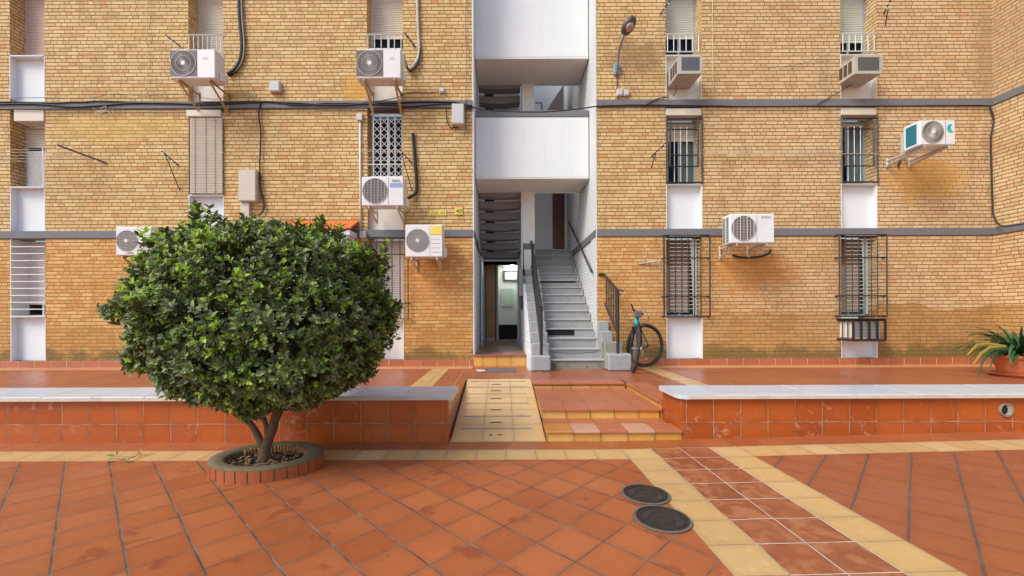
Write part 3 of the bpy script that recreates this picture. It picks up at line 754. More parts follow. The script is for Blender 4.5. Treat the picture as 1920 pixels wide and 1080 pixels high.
# stairwell shell
Y1, Y2, YB = 9.92, 11.0, 13.3
b = MB(); b.box(OX0 - .3, OX0 + .001, D + .501, 17, 0, TOP); b.box(OX0 - .001, OX0 + .02, D - .006, D + .501, ZT, TOP); b.build('stairwell_wall', M['white'], B)
b = MB(); b.box(OX1 - .001, OX1 + .3, D + .501, 17, 0, TOP); b.box(OX1 - .02, OX1 + .001, D - .006, D + .501, ZT, TOP); b.build('stairwell_wall', M['white_brick'], B)
b = MB(); b.box(OX1 - .03, OX1 + .0005, D + .0, YB, 3.20, 3.362); b.build('grey_band', M['gray_band'], B)
b = MB(); b.box(OX0, OX0 + .03, D + .0, Y2, 3.20, 3.362); b.build('grey_band', M['gray_band'], B)
for (z0, z1, zc) in ((4.75, 6.19, 4.72), (7.62, 9.06, 7.58)):
    b = MB(); b.bbox(OX0 + .021, OX1 - .021, Y1, Y1 + .14, z0, z1, .01); b.build('parapet', M['white'], B)
    b = MB(); b.bbox(OX0 + .022, OX1 - .022, Y1 - .015, Y1 + .15, z1, z1 + .155, .008); b.build('grey_band', M['gray_band'], B)
    b = MB(); b.box(OX0 + .02, OX1 - .02, Y1 + .001, Y2 + .1, zc, zc + .029 if z0 < 5 else zc + .039)
    b.box(OX0 + .02, OX1 - .02, Y1 + .141, Y2 + .1, zc + .04, zc + .16); b.build('landing_ceiling', M['white_warm'], B)
b = MB(); b.tube([(.90, Y2 - .02, 4.70), (OX1 - .05, Y2 - .02, 4.70), (OX1 - .04, Y1 + .1, 4.70)], .02, 8); b.build('ceiling_pipe', M['white_iron'], B)
b = MB(); b.tube([(.55, Y2 - .03, ZT + .26), (.55, Y2 - .03, 4.72)], .022, 8); b.build('drain_pipe', M['white_iron'], B)
b = MB(); b.box(.565, .89, Y2, Y2 + .35, ZT, TOP); b.build('pillar', M['white_warm'], B)
b = MB(); b.box(.560, .895, Y2 - .006, Y2 + .36, 3.20, 3.362); b.build('grey_band', M['gray_band'], B)
# left flights of slabs seen from below, on both floors
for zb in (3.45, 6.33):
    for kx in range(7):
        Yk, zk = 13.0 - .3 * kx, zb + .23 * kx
        b = MB(); n = 10; vs = []; fs = []
        for i in range(n + 1):
            u = i / n; xx = OX0 + .03 + (.55 - OX0 - .05) * u; sag = -.045 * math.sin(math.pi * u) * (1 if kx % 2 else .7)
            vs += [(xx, Yk - .13, zk - .02 + sag * .35), (xx, Yk - .13, zk - .19 + sag), (xx, Yk + .15, zk - .19 + sag), (xx, Yk + .15, zk - .02)]
        for i in range(n):
            a, c = 4 * i, 4 * i + 4; fs += [(a, a + 1, c + 1, c), (a + 1, a + 2, c + 2, c + 1), (a + 2, a + 3, c + 3, c + 2), (a + 3, a, c, c + 3)]
        fs += [(0, 3, 2, 1), (4 * n, 4 * n + 1, 4 * n + 2, 4 * n + 3)]
        b.add(vs, fs); sb = b.build('stair_slab', M['slab_dark'], B)
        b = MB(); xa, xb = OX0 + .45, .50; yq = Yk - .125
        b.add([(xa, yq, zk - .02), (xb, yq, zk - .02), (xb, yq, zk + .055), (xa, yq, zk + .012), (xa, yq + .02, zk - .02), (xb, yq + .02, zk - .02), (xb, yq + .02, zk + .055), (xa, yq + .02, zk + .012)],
              [(0, 1, 2, 3), (3, 2, 6, 7), (4, 7, 6, 5)]); b.box(OX0 + .03, OX0 + .18, yq, yq + .02, zk - .02, zk + .03); b.build('gap_light_strip', M['ac_white'], sb)  # pale strip stands in for light showing through the gap between slabs
        b = MB(); b.box(OX0 + .182, OX0 + .44, yq + .004, yq + .02, zk - .02, zk + .035); b.build('gap_shade_strip', M['black'], sb)  # black strip paints the shaded stretch of the same gap
# upper landings and back walls
for zf in (3.45, 6.34):
    b = MB(); b.box(OX0, .56 if zf < 4 else .56, 13.02, 14.4, zf - .26, zf); b.box(.56, OX1, 12.6 + .02, 14.4, zf - .26, zf); b.build('landing_slab', M['slab_dark'], B)
b = MB(); b.box(OX0, .9, 14.2, 14.3, 3.45, TOP); b.box(.9, OX1, YB, YB + .1, 3.451, TOP); b.build('stair_back_wall', M['white'], B)
dx0, dx1 = at(1036, 400, YB - .03).x, at(1058.5, 400, YB - .03).x
b = MB(); b.box(dx0, dx1, YB - .04, YB - .003, 3.452, 5.5); b.build('flat_door', M['door_wood'], B)
b = MB(); b.box(dx0 - .06, dx0 - .004, YB - .05, YB - .002, 3.452, 5.55); b.box(dx1 + .004, dx1 + .05, YB - .05, YB - .002, 3.452, 5.55); b.build('door_frame', M['white'], B)
# underside of the next flight, seen through the upper opening on the right
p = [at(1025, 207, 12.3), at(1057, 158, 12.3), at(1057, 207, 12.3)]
b = MB(); b.add([(q.x, 12.3, q.z) for q in p] + [(q.x, 13.25, q.z) for q in p], [(0, 1, 2), (5, 4, 3), (0, 3, 4, 1), (1, 4, 5, 2), (2, 5, 3, 0)]); b.build('upper_flight', simple('brown_plaster', (.30, .25, .19), .8), B)  # brown plaster in one even tone
q0, q1 = at(1004, 193, 11.6), at(1016, 207, 11.6)
b = MB(); b.tube([(q0.x, 11.6, q0.z), (q1.x, 11.6, q0.z), (q1.x, 11.6, q1.z - .2)], .018, 6); b.build('handrail', M['iron'], B)
# ground passage
ZP = .595
b = MB(); b.box(OX0, .55, D - .02, 15.6, ZT, ZP - .03); b.build('passage_step', M['yellow_tile'], B)
b = MB(); b.box(OX0, .55, D - .05, 15.6, ZP - .03, ZP); b.build('passage_floor', M['passage_tile'], B)
b = MB(); b.box(OX0, OX0 + .06, 12.9, 13.0, ZP, 3.185); b.box(.50, .56, 12.9, 13.0, ZP, 3.185); b.box(OX0 + .06, .50, 12.9, 13.0, 3.14, 3.185); b.build('portal_frame', M['white'], B)
b = MB(); b.box(OX0 + .02, OX0 + .07, 12.2, 12.75, ZP, 3.19); b.build('entrance_gate', M['frame'], B)
b = MB(); b.box(OX0, .62, 15.2, 15.3, ZP, 3.3); b.box(.62, .70, 11.3, 15.3, ZP, 3.3); b.box(OX0, .62, 13.03, 15.3, 3.19, 3.2); b.build('hall_wall', M['hall_white'], B)
xx0, xx1 = at(912, 560, 14.2).x, at(928, 560, 14.2).x
b = MB(); b.box(OX0, at(931, 560, 14.2).x + .06, 14.24, 14.4, ZP, 3.18); b.build('hall_partition', M['hall_white'], B)
b = MB(); b.box(xx0, xx1, 14.2, 14.238, ZP + .1, Z(920, 494, 14.2)); dd = b.build('hall_door', M['door_oak'], B)
b = MB(); q = at(917, 581, 14.19); b.tube([(q.x, 14.17, q.z), (q.x + .1, 14.17, q.z)], .015, 6); b.build('handle', M['chrome'], dd)
b = MB(); b.box(xx0 - .04, xx0, 14.18, 14.238, ZP, Z(920, 491, 14.2)); b.box(xx1, xx1 + .05, 14.18, 14.238, ZP, Z(920, 491, 14.2)); b.build('door_frame', M['door_wood'], dd)
a_, c_ = at(944, 508, 15.15), at(972, 527, 15.15)
b = MB(); b.box(a_.x, c_.x, 15.12, 15.19, c_.z, a_.z); pf = b.build('notice_frame', M['ink'], B)
b = MB(); b.box(a_.x + .05, c_.x - .05, 15.11, 15.119, c_.z + .05, a_.z - .05); b.build('notice_sheet', M['panel_green'], pf)
a_, c_ = at(939, 541, 15.15), at(962, 575, 15.15)
b = MB(); b.box(a_.x, c_.x, 15.15, 15.198, c_.z, a_.z); b.build('meter_cupboard', M['panel_green'], B)
a_, c_ = at(935, 609, 15.15), at(976, 628, 15.15)
b = MB(); b.box(a_.x, c_.x, 15.14, 15.198, ZP + .001, a_.z); b.build('dark_recess', M['black'], B)
a_, c_ = at(951, 499, 15.15), at(970, 502, 15.15)
b = MB(); b.box(a_.x, c_.x, 15.15, 15.198, c_.z, a_.z); b.build('hall_fitting', M['cable_grey'], B)
b = MB(); b.bbox(.30, .44, 14.4, 15.0, 3.12, 3.185, .01); lmp = B and b.build('ceiling_lamp', M['lamp_lit'], B)
# mailboxes on the side of the stair wall
b = MB(); b.bbox(.44, .548, 10.5, 10.9, Z(975, 556, 10.7), Z(975, 506, 10.7), .008); mb_ = b.build('mailbox_block', M['slab_dark'], B)
b = MB(); b.box(.50, .548, 10.55, 10.85, Z(975, 580, 10.7), Z(975, 557, 10.7)); b.build('mailbox_base', M['iron'], mb_)

# ------------------------------------------------------------------ outer staircase
SC = thing('outer_staircase', 'grey concrete staircase with stepped side blocks rising into the white stairwell', 'staircase', (1.55, 8.6, ZT))
rs, gg = .207, .28
for k in range(15):
    y0 = 8.64 + k * gg; zt = ZT + rs * (k + 1); zb = ZT if k == 0 else zt - rs - .03
    xr = 2.14 if y0 < D - .1 else OX1 - .022
    b = MB(); b.box(1.0, xr, y0, y0 + gg + (.3 if k < 14 else 0.0), zb, zt - .04)
    s_ = b.build('step', M['moss_stone'] if k == 0 else M['step_stone'], SC)
    dz = random.uniform(-.006, .006)
    b = MB(); b.bbox(.99, xr - .004, y0 - .03, y0 + gg - .001, zt - .04, zt + dz, .009); b.build('nosing', M['nosing'], s_)
    if y0 > D - .1:
        b = MB(); b.box(OX1 - .075, OX1 - .021, y0 + .05, y0 + gg + .05, zt, zt + .13); b.build('wall_notch', M['step_stone'], s_)
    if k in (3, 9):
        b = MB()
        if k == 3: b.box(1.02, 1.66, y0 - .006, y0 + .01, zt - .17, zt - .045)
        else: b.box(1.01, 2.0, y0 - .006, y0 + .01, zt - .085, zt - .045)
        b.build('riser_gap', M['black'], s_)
    if k == 1:
        b = MB(); b.tube([(1.05 + .1 * i, y0 - .001, zt - .085 - .025 * math.sin(i / 10 * math.pi)) for i in range(11)], .006, 5); b.build('riser_crack', M['iron'], s_)
b = MB(); b.box(1.0, OX1, 9.3, 12.6, ZT, ZT + .2); b.build('stair_base', M['step_stone'], SC)
for k in range(10):
    y0 = 8.27 + k * gg; y1 = y0 + gg if k < 9 else Y2 - .001; zt = .664 + .222 * k
    b = MB(); j = random.uniform(-.008, .008)
    b.bbox(.62 if k else .60, .985, y0 + j, y1 + (.04 if k == 0 else 0), ZT if k < 1 else ZT + .05, zt, .018 if k else .03); b.build('side_block', M['concrete'], SC)
b = MB()
for k in range(10): 
    y0 = 8.5 + k * gg; b.box(.551, .618, y0, min(y0 + gg, Y2), ZT, .60 + .222 * k + .1)
b.box(.551, .60, Y2, 13.0, ZT, 3.19)
b.build('side_wall', M['white'], SC)
for k, (xr, zt) in enumerate(((2.60, .69), (2.50, .91), (2.37, 1.12), (2.36, 1.33))):
    y0 = 8.27 + k * gg; b = MB(); y1 = y0 + (.36 if k == 0 else gg) if k < 3 else D - .001
    b.bbox(2.12 if k else 2.13, xr, y0, y1, ZT, zt, .03 if k == 0 else .018); b.build('side_block', M['moss_stone'] if k == 1 else M['concrete'], SC)

def railing(label, pts_low, pts_top, n, curl=False):
    """sloping railing between a low point and a high point: pts = (x, y, z of bottom rail, z of top rail)"""
    a, c = Vector(pts_low[:3]), Vector(pts_top[:3]); ha, hc = pts_low[3], pts_top[3]
    r_ = thing('stair_railing', label, 'railing', (a.x, a.y, pts_low[4]), 'railings of the outer staircase')
    b = MB(); b.bar((a.x, a.y, pts_low[4]), (a.x, a.y, ha + .02), .045); b.build('post', M['iron'], r_)
    b = MB(); b.bar((a.x, a.y - .03, ha), (c.x, c.y, hc), .045)
    if curl: b.bar((c.x, c.y, hc), (c.x - .12, c.y + .04, hc + .01), .04); b.tube([(a.x + .05 + .05 * math.cos(t_), a.y - .03, ha - .03 + .05 * math.sin(t_)) for t_ in [i * .5 for i in range(11)]], .013, 6)
    b.build('top_rail', M['iron'], r_)
    b = MB(); b.bar(a, c, .03); b.build('bottom_rail', M['iron'], r_)
    for i in range(1, n + 1):
        u = i / (n + 1.0); p_ = a.lerp(c, u); zt = ha + (hc - ha) * u
        b = MB(); b.bar((p_.x, p_.y, p_.z), (p_.x, p_.y, zt), .018)
        if curl and i % 2 == 0: 
            zm = (p_.z + zt) / 2; b.lathe((p_.x, p_.y, zm), [(.0, -.06), (.022, 0), (.0, .06)], 6)
        b.build('baluster', M['iron'], r_)
    return r_
railing('black iron railing on the left side blocks of the grey stairs', (.80, 8.36, .86, 1.62, .664), (.80, 11.0, 2.75, 3.42), 18)
railing('black iron railing with a curled end on the right blocks beside the bicycle', (2.34, 8.36, 1.06, 1.95, .69), (2.27, 9.14, 1.72, 2.35), 6, True)
hr = thing('wall_handrail', 'dark sloping handrail fixed to the white stairwell wall above the stairs', 'handrail', (2.05, 9.5, 2.4))
b = MB(); b.tube([(2.05, 9.42, 2.44), (2.05, 12.6, 4.3)], .024, 8); b.build('rail', M['iron'], hr, smooth=True)
b = MB()
for yy, zz in ((9.6, 2.545), (11, 3.364), (12.4, 4.18)): b.tube([(2.05, yy, zz - .02), (2.1, yy, zz - .06)], .01, 6)
b.build('wall_fixing', M['iron'], hr)

# ------------------------------------------------------------------ lean-to with orange roof
LT = thing('lean_to_canopy', 'white lean-to with an orange roof against the facade, half hidden behind the round tree', 'lean-to', (-3.9, 8.9, ZT))
yf = 8.72; lx0, lx1 = at(522, 430, yf).x, at(652, 430, yf).x
b = MB(); b.box(lx0, lx1, yf + .06, D - .031, ZT + .001, Z(600, 440, yf)); b.build('wall', M['canopy_white'], LT)
b = MB(); b.bbox(lx0 - .05, lx1 + .05, yf, D - .03, Z(600, 441, yf), Z(600, 431, yf), .008); b.build('fascia', M['canopy_white'], LT)
b = MB(); xr_ = at(674, 430, D).x
zA, zB = Z(600, 430, yf), Z(600, 417, D)
b.add([(lx0 - .08, yf - .03, zA), (lx1 + .07, yf - .03, zA), (xr_, D - .032, zB), (lx0 - .08, D - .032, zB), (lx0 - .08, yf - .03, zA + .035), (lx1 + .07, yf - .03, zA + .035), (xr_, D - .032, zB + .035), (lx0 - .08, D - .032, zB + .035)],
      [(0,3,2,1),(4,5,6,7),(0,1,5,4),(1,2,6,5),(2,3,7,6),(3,0,4,7)]); b.build('roof', M['roof_orange'], LT)

# ------------------------------------------------------------------ air conditioners
ACG = 'air conditioner outdoor units on the facade'
def logo_text(txt, size, loc, mat, parent, name='lettering'):
    cu = bpy.data.curves.new('lettering', 'FONT'); cu.body = txt; cu.size = size; cu.align_x = 'CENTER'; cu.align_y = 'CENTER'; cu.extrude = .001
    o = bpy.data.objects.new('lettering', cu); link(o)
    dg = bpy.context.evaluated_depsgraph_get(); me = bpy.data.meshes.new_from_object(o.evaluated_get(dg))
    bpy.data.objects.remove(o)
    me.materials.clear(); me.materials.append(mat)
    n = bpy.data.objects.new(name, me); link(n); n.rotation_euler = (R(90), 0, 0)
    base = wloc(parent) if parent else Vector((0, 0, 0)); n.location = Vector(loc) - base
    if parent: n.parent = parent
    return n

def ac_unit(label, px0, px1, py0, py1, Yf, style, bmat='bracket', depth=.31, cmat='ac_white', valve='r', brk=True, drop=.30, split=.62, fanx=None):
    a, c = at(px0, py0, Yf), at(px1, py1, Yf)
    c = Vector((c.x, c.y, c.z)); x0, x1 = a.x, c.x; z1 = at((px0 + px1) / 2, py0, Yf).z; z0 = at((px0 + px1) / 2, py1, Yf).z
    W, H = x1 - x0, z1 - z0; yb = Yf + depth
    t = thing('air_conditioner', label, 'air conditioner', ((x0 + x1) / 2, Yf + depth / 2, z0), ACG)
    b = MB(); b.bbox(x0, x1, Yf, yb, z0, z1, .014); b.bbox(x0 + .01, x1 - .01, Yf - .006, Yf + .02, z0 + .012, z1 - .012, .005); b.build('casing', M[cmat], t)
    xs = x0 + W * split
    cx = x0 + (W * split) / 2 if fanx is None else x0 + W * fanx; cz = (z0 + z1) / 2 + H * .01; r = min(W * split * .47, H * .44)
    yy = Yf - .010
    b = MB()
    if style == 'spiral_sq': b.bbox(cx - r * 1.06, cx + r * 1.06, yy, Yf + .01, cz - H * .45, cz + H * .45, .004)
    else: b.disc((cx, Yf - .004, cz), r, 'y', 40, -.006)
    b.build('fan_recess', M['ac_dark'], t)
    gm = MB()
    if style in ('rings',):
        for k in range(1, 8): gm.disc((cx, yy - .004, cz), r * k / 7.2, 'y', 40, -.006, r * k / 7.2 - r * .045)
        for k in range(12):
            an = k * math.pi / 6; gm.bar((cx + .12 * r * math.cos(an), yy - .008, cz + .12 * r * math.sin(an)), (cx + r * math.cos(an), yy - .008, cz + r * math.sin(an)), .005)
    if style in ('spiral', 'spiral_sq'):
        nsp = 44
        for k in range(nsp):
            an = 2 * math.pi * k / nsp; rr = r * (1.0 if style == 'spiral' else .99)
            pts = [(cx + rr * u * math.cos(an + .5 * u), yy - .006, cz + rr * u * math.sin(an + .5 * u)) for u in (.15, .4, .7, 1)]
            gm.tube(pts, .0035, 4, False)
        gm.disc((cx, yy - .004, cz), r, 'y', 40, -.006, r * .965)
        gm.disc((cx, yy - .004, cz), r * .6, 'y', 40, -.006, r * .575)
    if style == 'bars':
        for k in range(-3, 4):
            xx = cx + k * r * .27; hh = math.sqrt(max(0, r * r - (xx - cx) ** 2)); gm.bar((xx, yy - .008, cz - hh), (xx, yy - .008, cz + hh), .012 if k % 2 else .006)
        nn = 16
        for k in range(1, nn):
            zz = cz - r + 2 * r * k / nn; hw = math.sqrt(max(0, r * r - (zz - cz) ** 2)); gm.bar((cx - hw, yy - .004, zz), (cx + hw, yy - .004, zz), .005)
        gm.disc((cx, yy - .004, cz), r, 'y', 40, -.006, r * .97)
    gm.build('fan_guard', M['ac_grille'], t)
    if style != 'bars':
        b = MB(); b.disc((cx, yy - .007, cz), r * .16, 'y', 20, -.01); b.build('fan_hub', M[cmat], t)
    b = MB(); b.box(xs - .004, xs + .002, yy + .001, Yf, z0 + .02, z1 - .02); b.build('panel_seam', M['cable_grey'], t)
    if valve:
        sx = x1 if valve == 'r' else x0; sg = 1 if valve == 'r' else -1
        b = MB(); xa, xb = sorted((sx + sg * .001, sx + sg * .055)); b.bbox(xa, xb, yb - .2, yb - .03, z0 + .02, z0 + H * .33, .012)
        b.build('valve_cover', M[cmat], t)
    if brk:
        for u in ((.16, .84) if brk is True else brk):
            bx = x0 + W * u; b = MB()
            b.bar((bx, Yf + .01, z0 - .018), (bx, D, z0 - .018), .035)
            b.bar((bx, Yf + .03, z0 - .03), (bx, D - .01, z0 - drop), .035); b.bar((bx, D - .02, z0 - drop - .03), (bx, D - .02, z0 + .05), .035)
            b.build('bracket', M[bmat], t)
    return t, (x0, x1, z0, z1, xs)

def hose(t, pts, r=.03, mat='rubber', pale=True):
    b = MB(); P_ = [Vector(p) for p in pts]; sm = []
    for i in range(len(P_) - 1):
        p0, p1, p2, p3 = P_[max(i - 1, 0)], P_[i], P_[i + 1], P_[min(i + 2, len(P_) - 1)]
        for k in range(6):
            u = k / 6; sm.append(.5 * ((2 * p1) + (p2 - p0) * u + (2 * p0 - 5 * p1 + 4 * p2 - p3) * u * u + (3 * p1 - p0 - 3 * p2 + p3) * u ** 3))
    sm.append(P_[-1])
    b.tube(sm, r, 8); b.build('pipe', M[mat], t, smooth=True)
    if pale:
        b = MB(); b.tube([p + Vector((r * 1.0, -.01, 0)) for p in sm], r * .35, 6); b.build('drain_hose', M['pipe_pale'], t, smooth=True)

W_ = D - .04
t, g_ = ac_unit('ringed white air conditioner on the grey band, half covered by the round tree', 217, 285, 425, 479, 8.75, 'rings')
t, g_ = ac_unit('white air conditioner with square spiral guard above the left window, black hose on its right', 319, 404, 92, 147, 8.55, 'spiral_sq', split=.60, drop=.42)
hose(t, [at(427, 140, W_), at(443, 128, W_), at(452, 108, W_), at(454, 80, W_), at(450, 30, W_), at(449, -20, W_)], .045)
logo_text('BAXI', .045, (g_[4] + (g_[1] - g_[4]) * .45, 8.53, g_[3] - .19), M['ac_grille'], t)
t, g_ = ac_unit('white air conditioner with square spiral guard directly left of the stairwell on the upper floor', 668, 752, 92, 147, 8.55, 'spiral_sq', split=.60, drop=.42)
hose(t, [at(757, 100, W_ - .2), at(760, 120, W_ - .1), at(768, 130, W_), at(781, 115, W_), at(786, 95, W_), at(784, 50, W_), at(782, -20, W_)], .032, 'pipe_pale', False)
hose(t, [at(760, 112, W_ - .1), at(768, 133, W_ - .05), at(784, 118, W_ - .02), at(788, 90, W_ - .01)], .018, 'rubber', False)
logo_text('BAXI', .045, (g_[4] + (g_[1] - g_[4]) * .5, 8.53, g_[3] - .19), M['ac_grille'], t)
t, g_ = ac_unit('white air conditioner with vertical guard bars below the white folding grille', 678, 757, 331, 386, 8.6, 'bars', 'bracket_w', split=.64, drop=.22)
logo_text('daitsu', .075, (g_[4] + (g_[1] - g_[4]) * .5, 8.58, g_[3] - .085), M['ink'], t)
b = MB(); b.box(g_[4] + .03, g_[1] - .03, 8.588, 8.592, g_[3] - .22, g_[3] - .14); b.build('rating_label', M['ink_blue'], t)
hose(t, [at(756, 375, W_ - .25), at(768, 370, W_ - .05), at(779, 362, W_), at(781, 345, W_), at(778, 300, W_), at(774, 250, W_)], .035, 'rubber', False)
t, g_ = ac_unit('white air conditioner with ringed guard and yellow sticker below the house number', 760, 830, 421, 482, 8.62, 'rings', 'bracket_w', split=.66, drop=.2)
b = MB(); b.box(g_[4] + .02, g_[1] - .015, 8.605, 8.611, g_[3] - .21, g_[3] - .03); b.build('sticker', M['sticker'], t)
b = MB()
for i in range(4): b.box(g_[4] + .03, g_[1] - .06, 8.605, 8.611, g_[3] - .30 - i * .09, g_[3] - .297 - i * .09)
b.build('louvre_lines', M['ac_grille'], t)
t, g_ = ac_unit('white air conditioner with vertical guard bars between the two right window columns', 1369, 1452, 401, 456, 8.5, 'bars', 'bracket_w', split=.60, cmat='ac_blue', valve=None, drop=.2)
b = MB()
for i in range(16):
    for j in range(2):
        b.box(g_[0] - .004, g_[0] + .004, 8.56 + j * .13, 8.65 + j * .13, g_[3] - .07 - i * .033, g_[3] - .052 - i * .033)
b.build('side_louvres', M['black'], t)
logo_text('\u25b2 FERROLI', .038, (g_[4] + (g_[1] - g_[4]) * .5, 8.48, g_[3] - .07), M['ink'], t)
hose(t, [at(1374, 478, W_), at(1385, 482, W_), at(1405, 483, W_), at(1425, 481, W_), at(1440, 476, W_), at(1446, 468, W_)], .022, 'rubber', False)
t, g_ = ac_unit('white air conditioner with a teal crescent logo near the right corner of the facade', 1724, 1791, 225, 272, 8.35, 'spiral', 'ac_grille', depth=.34, split=.72, cmat='ac_blue', valve=None, drop=.12)
b = MB(); b.box(g_[0] - .004, g_[0] + .004, 8.41, 8.63, g_[2] + .05, g_[3] - .05); b.build('coil_side', M['teal'], t)
lx, lz = g_[4] + (g_[1] - g_[4]) * .52, g_[3] - .17
b = MB(); n = 14
outer = [(lx + .078 * math.cos(R(70) + i * R(250) / n), lz + .085 * math.sin(R(70) + i * R(250) / n)) for i in range(n + 1)]
inner = [(lx + .045 + .045 * math.cos(R(110) + i * R(140) / n), lz + .01 + .07 * math.sin(R(110) + i * R(140) / n)) for i in range(n + 1)]
for i in range(n):
    b.mi = 0 if i < 9 else 1
    b.add([(outer[i][0], 8.338, outer[i][1]), (outer[i + 1][0], 8.338, outer[i + 1][1]), (inner[i + 1][0], 8.338, inner[i + 1][1]), (inner[i][0], 8.338, inner[i][1])], [(0, 1, 2, 3)])
b.build('logo', [M['logo_teal'], M['logo_green']], t)
hose(t, [at(1745, 272, 8.5), at(1715, 283, 8.8), at(1692, 290, W_), at(1684, 312, W_)], .018, 'rubber', False)
b = MB(); p0, p1 = at(1697, 250, D - .05), at(1697, 288, D - .05); b.box(p0.x - .05, p0.x + .04, D - .06, D, p1.z, p0.z); b.build('wall_rail', M['ac_grille'], t)

def window_ac(label, px0, px1, py0, py1, Yf, back):
    x0, x1 = at(px0, py0, Yf).x, at(px1, py0, Yf).x; z1, z0 = Z((px0 + px1) / 2, py0, Yf), Z((px0 + px1) / 2, py1, Yf)
    t = thing('window_air_conditioner', label, 'air conditioner', ((x0 + x1) / 2, Yf, z0), 'old box air conditioners under the upper right windows')
    b = MB(); b.bbox(x0, x1, Yf + .02, D + .1, z0, z1, .01)
    for (a, c, e, f) in ((x0, x1, z1 - .035, z1), (x0, x1, z0, z0 + .06), (x0, x0 + .06, z0 + .06, z1 - .035), (x1 - .05, x1, z0 + .06, z1 - .035)): b.box(a - .004, c + .004, Yf, Yf + .018, e, f)
    b.build('casing', M['ac_beige'], t)
    b = MB(); b.box(x0 + .061, x1 - .051, Yf + .008, Yf + .0195, z0 + .061, z1 - .036); k = z0 + .07
    while k < z1 - .045: b.box(x0 + .062, x1 - .052, Yf + .004, Yf + .0075, k, k + .004); k += .014
    b.build('condenser', M['ac_fins'], t)
    b = MB()
    for i in range(3):
        ya = Yf + .08 + i * .12; b.box(x0 - .003, x0 + .003, ya, ya + .09, z0 + .07, z1 - .06)
    b.build('side_vent', M['iron_brown'], t)
    return t
t = window_ac('old beige box air conditioner nearest the wall lamp, under the upper window', 1272, 1317, 104, 138, 8.72, 0)
p = [at(1268, 160, D - .05), at(1267, 172, D - .04), at(1262, 180, D - .04)]; hose(t, p, .008, 'cable', False)
t = window_ac('old beige box air conditioner nearest the right corner, under the upper window', 1603, 1654, 104, 138, 8.78, 0)
# caged unit under the far right window
y0 = D - .42; x0, x1 = at(1600, 620, y0).x, at(1660, 620, y0).x; z1, z0 = Z(1620, 600, y0), Z(1620, 638, y0)
t = thing('caged_air_conditioner', 'white air conditioner inside a black iron cage at the bottom of the far right window', 'air conditioner', ((x0 + x1) / 2, D - .2, z0))
b = MB(); b.bbox(x0 + .06, x1 - .05, y0 + .06, D + .05, z0 + .04, z1 - .03, .01); b.build('casing', M['ac_white'], t)
b = MB(); k = z0 + .07
while k < z1 - .06: b.box(x0 + .08, x1 - .07, y0 + .052, y0 + .0595, k, k + .016); k += .03
b.build('louvres', M['ac_fins'], t)
b = MB()
for zz in (z0, z1):
    b.bar((x0, y0, zz), (x1, y0, zz), .035); b.bar((x0, y0, zz), (x0, D + .02, zz), .03); b.bar((x1, y0, zz), (x1, D + .02, zz), .03)
for i in range(5): xx = x0 + (x1 - x0) * i / 4; b.box(xx - .022, xx + .022, y0 - .01, y0 + .012, z0, z1)
for i in range(1, 3): b.bar((x0, y0 + i * .14, z0), (x0, y0 + i * .14, z1), .02)
b.build('cage', M['iron'], t)
b = MB(); b.box(x0 - .03, x1 + .03, y0 - .03, D + .0, z1 + .02, z1 + .03); b.build('cage_lid', M['iron'], t)

# ------------------------------------------------------------------ boxes, pipes, signs on the facade
def wallbox(name, label, cat, px0, px1, py0, py1, dep=.1, mat='box_grey', det=True, group=None):
    a, c = at(px0, py0, D - dep), at(px1, py1, D - dep)
    t = thing(name, label, cat, ((a.x + c.x) / 2, D - dep / 2, c.z), group)
    b = MB(); b.bbox(a.x, c.x, D - dep, D + .002, c.z, a.z, .008); b.build('housing', M[mat], t)
    if det:
        b = MB(); b.bbox(a.x + .015, c.x - .015, D - dep - .008, D - dep - .0005, c.z + .02, a.z - .015, .003); b.build('cover', M[mat], t)
    return t, a, c
JG = 'small electrical boxes on the facade'
wallbox('junction_box', 'square cream junction box above the cable bundle, right of the left window column', 'electrical box', 504, 524, 151, 171, group=JG)
t, a, c = wallbox('terminal_box', 'large grey terminal box hanging from the grey band beside the stairwell', 'electrical box', 847, 870, 194, 232, .16, 'box_grey')
b = MB(); b.tube([at(837, 205, W_), at(838, 228, W_), at(845, 240, W_), at(856, 239, W_), at(860, 233, W_)], .012, 6); b.build('cable', M['cable'], t)
t, a, c = wallbox('meter_cabinet', 'tall beige meter cabinet with a warning triangle right of the slatted blind', 'meter box', 447, 480, 318, 377, .14, 'box_pink')
b = MB(); q = at(462, 345, D - .15); b.add([(q.x - .03, D - .1505, q.z - .03), (q.x + .03, D - .1505, q.z - .03), (q.x, D - .1505, q.z + .025), (q.x - .03, D - .149, q.z - .03), (q.x + .03, D - .149, q.z - .03), (q.x, D - .149, q.z + .025)], [(0, 1, 2), (0, 3, 4, 1), (1, 4, 5, 2), (2, 5, 3, 0)]); b.build('warning_triangle', M['sticker'], t)
wallbox('cable_duct', 'beige duct running down from the tall meter cabinet behind the tree', 'duct', 450, 467, 379, 410, .08, 'box_pink', False)
wallbox('junction_box', 'tiny white junction box on the bricks right of the upper middle air conditioner', 'electrical box', 824, 833, 164, 173, .06, group=JG)
wallbox('junction_box', 'grey junction box directly below the wall lamp, the left one of the pair', 'electrical box', 1157, 1168, 166, 179, .08, group=JG)
wallbox('junction_box', 'pale junction box below the wall lamp, the right one of the pair', 'electrical box', 1170, 1180, 167, 179, .07, group=JG)
t = thing('conduit_pipe', 'white conduit pipe between two small boxes left of the folding grille window', 'conduit', at(676, 440, D))
b = MB(); b.tube([at(675, 222, D - .03), at(676, 436, D - .03)], .02, 8); b.build('pipe', M['white_iron'], t, smooth=True)
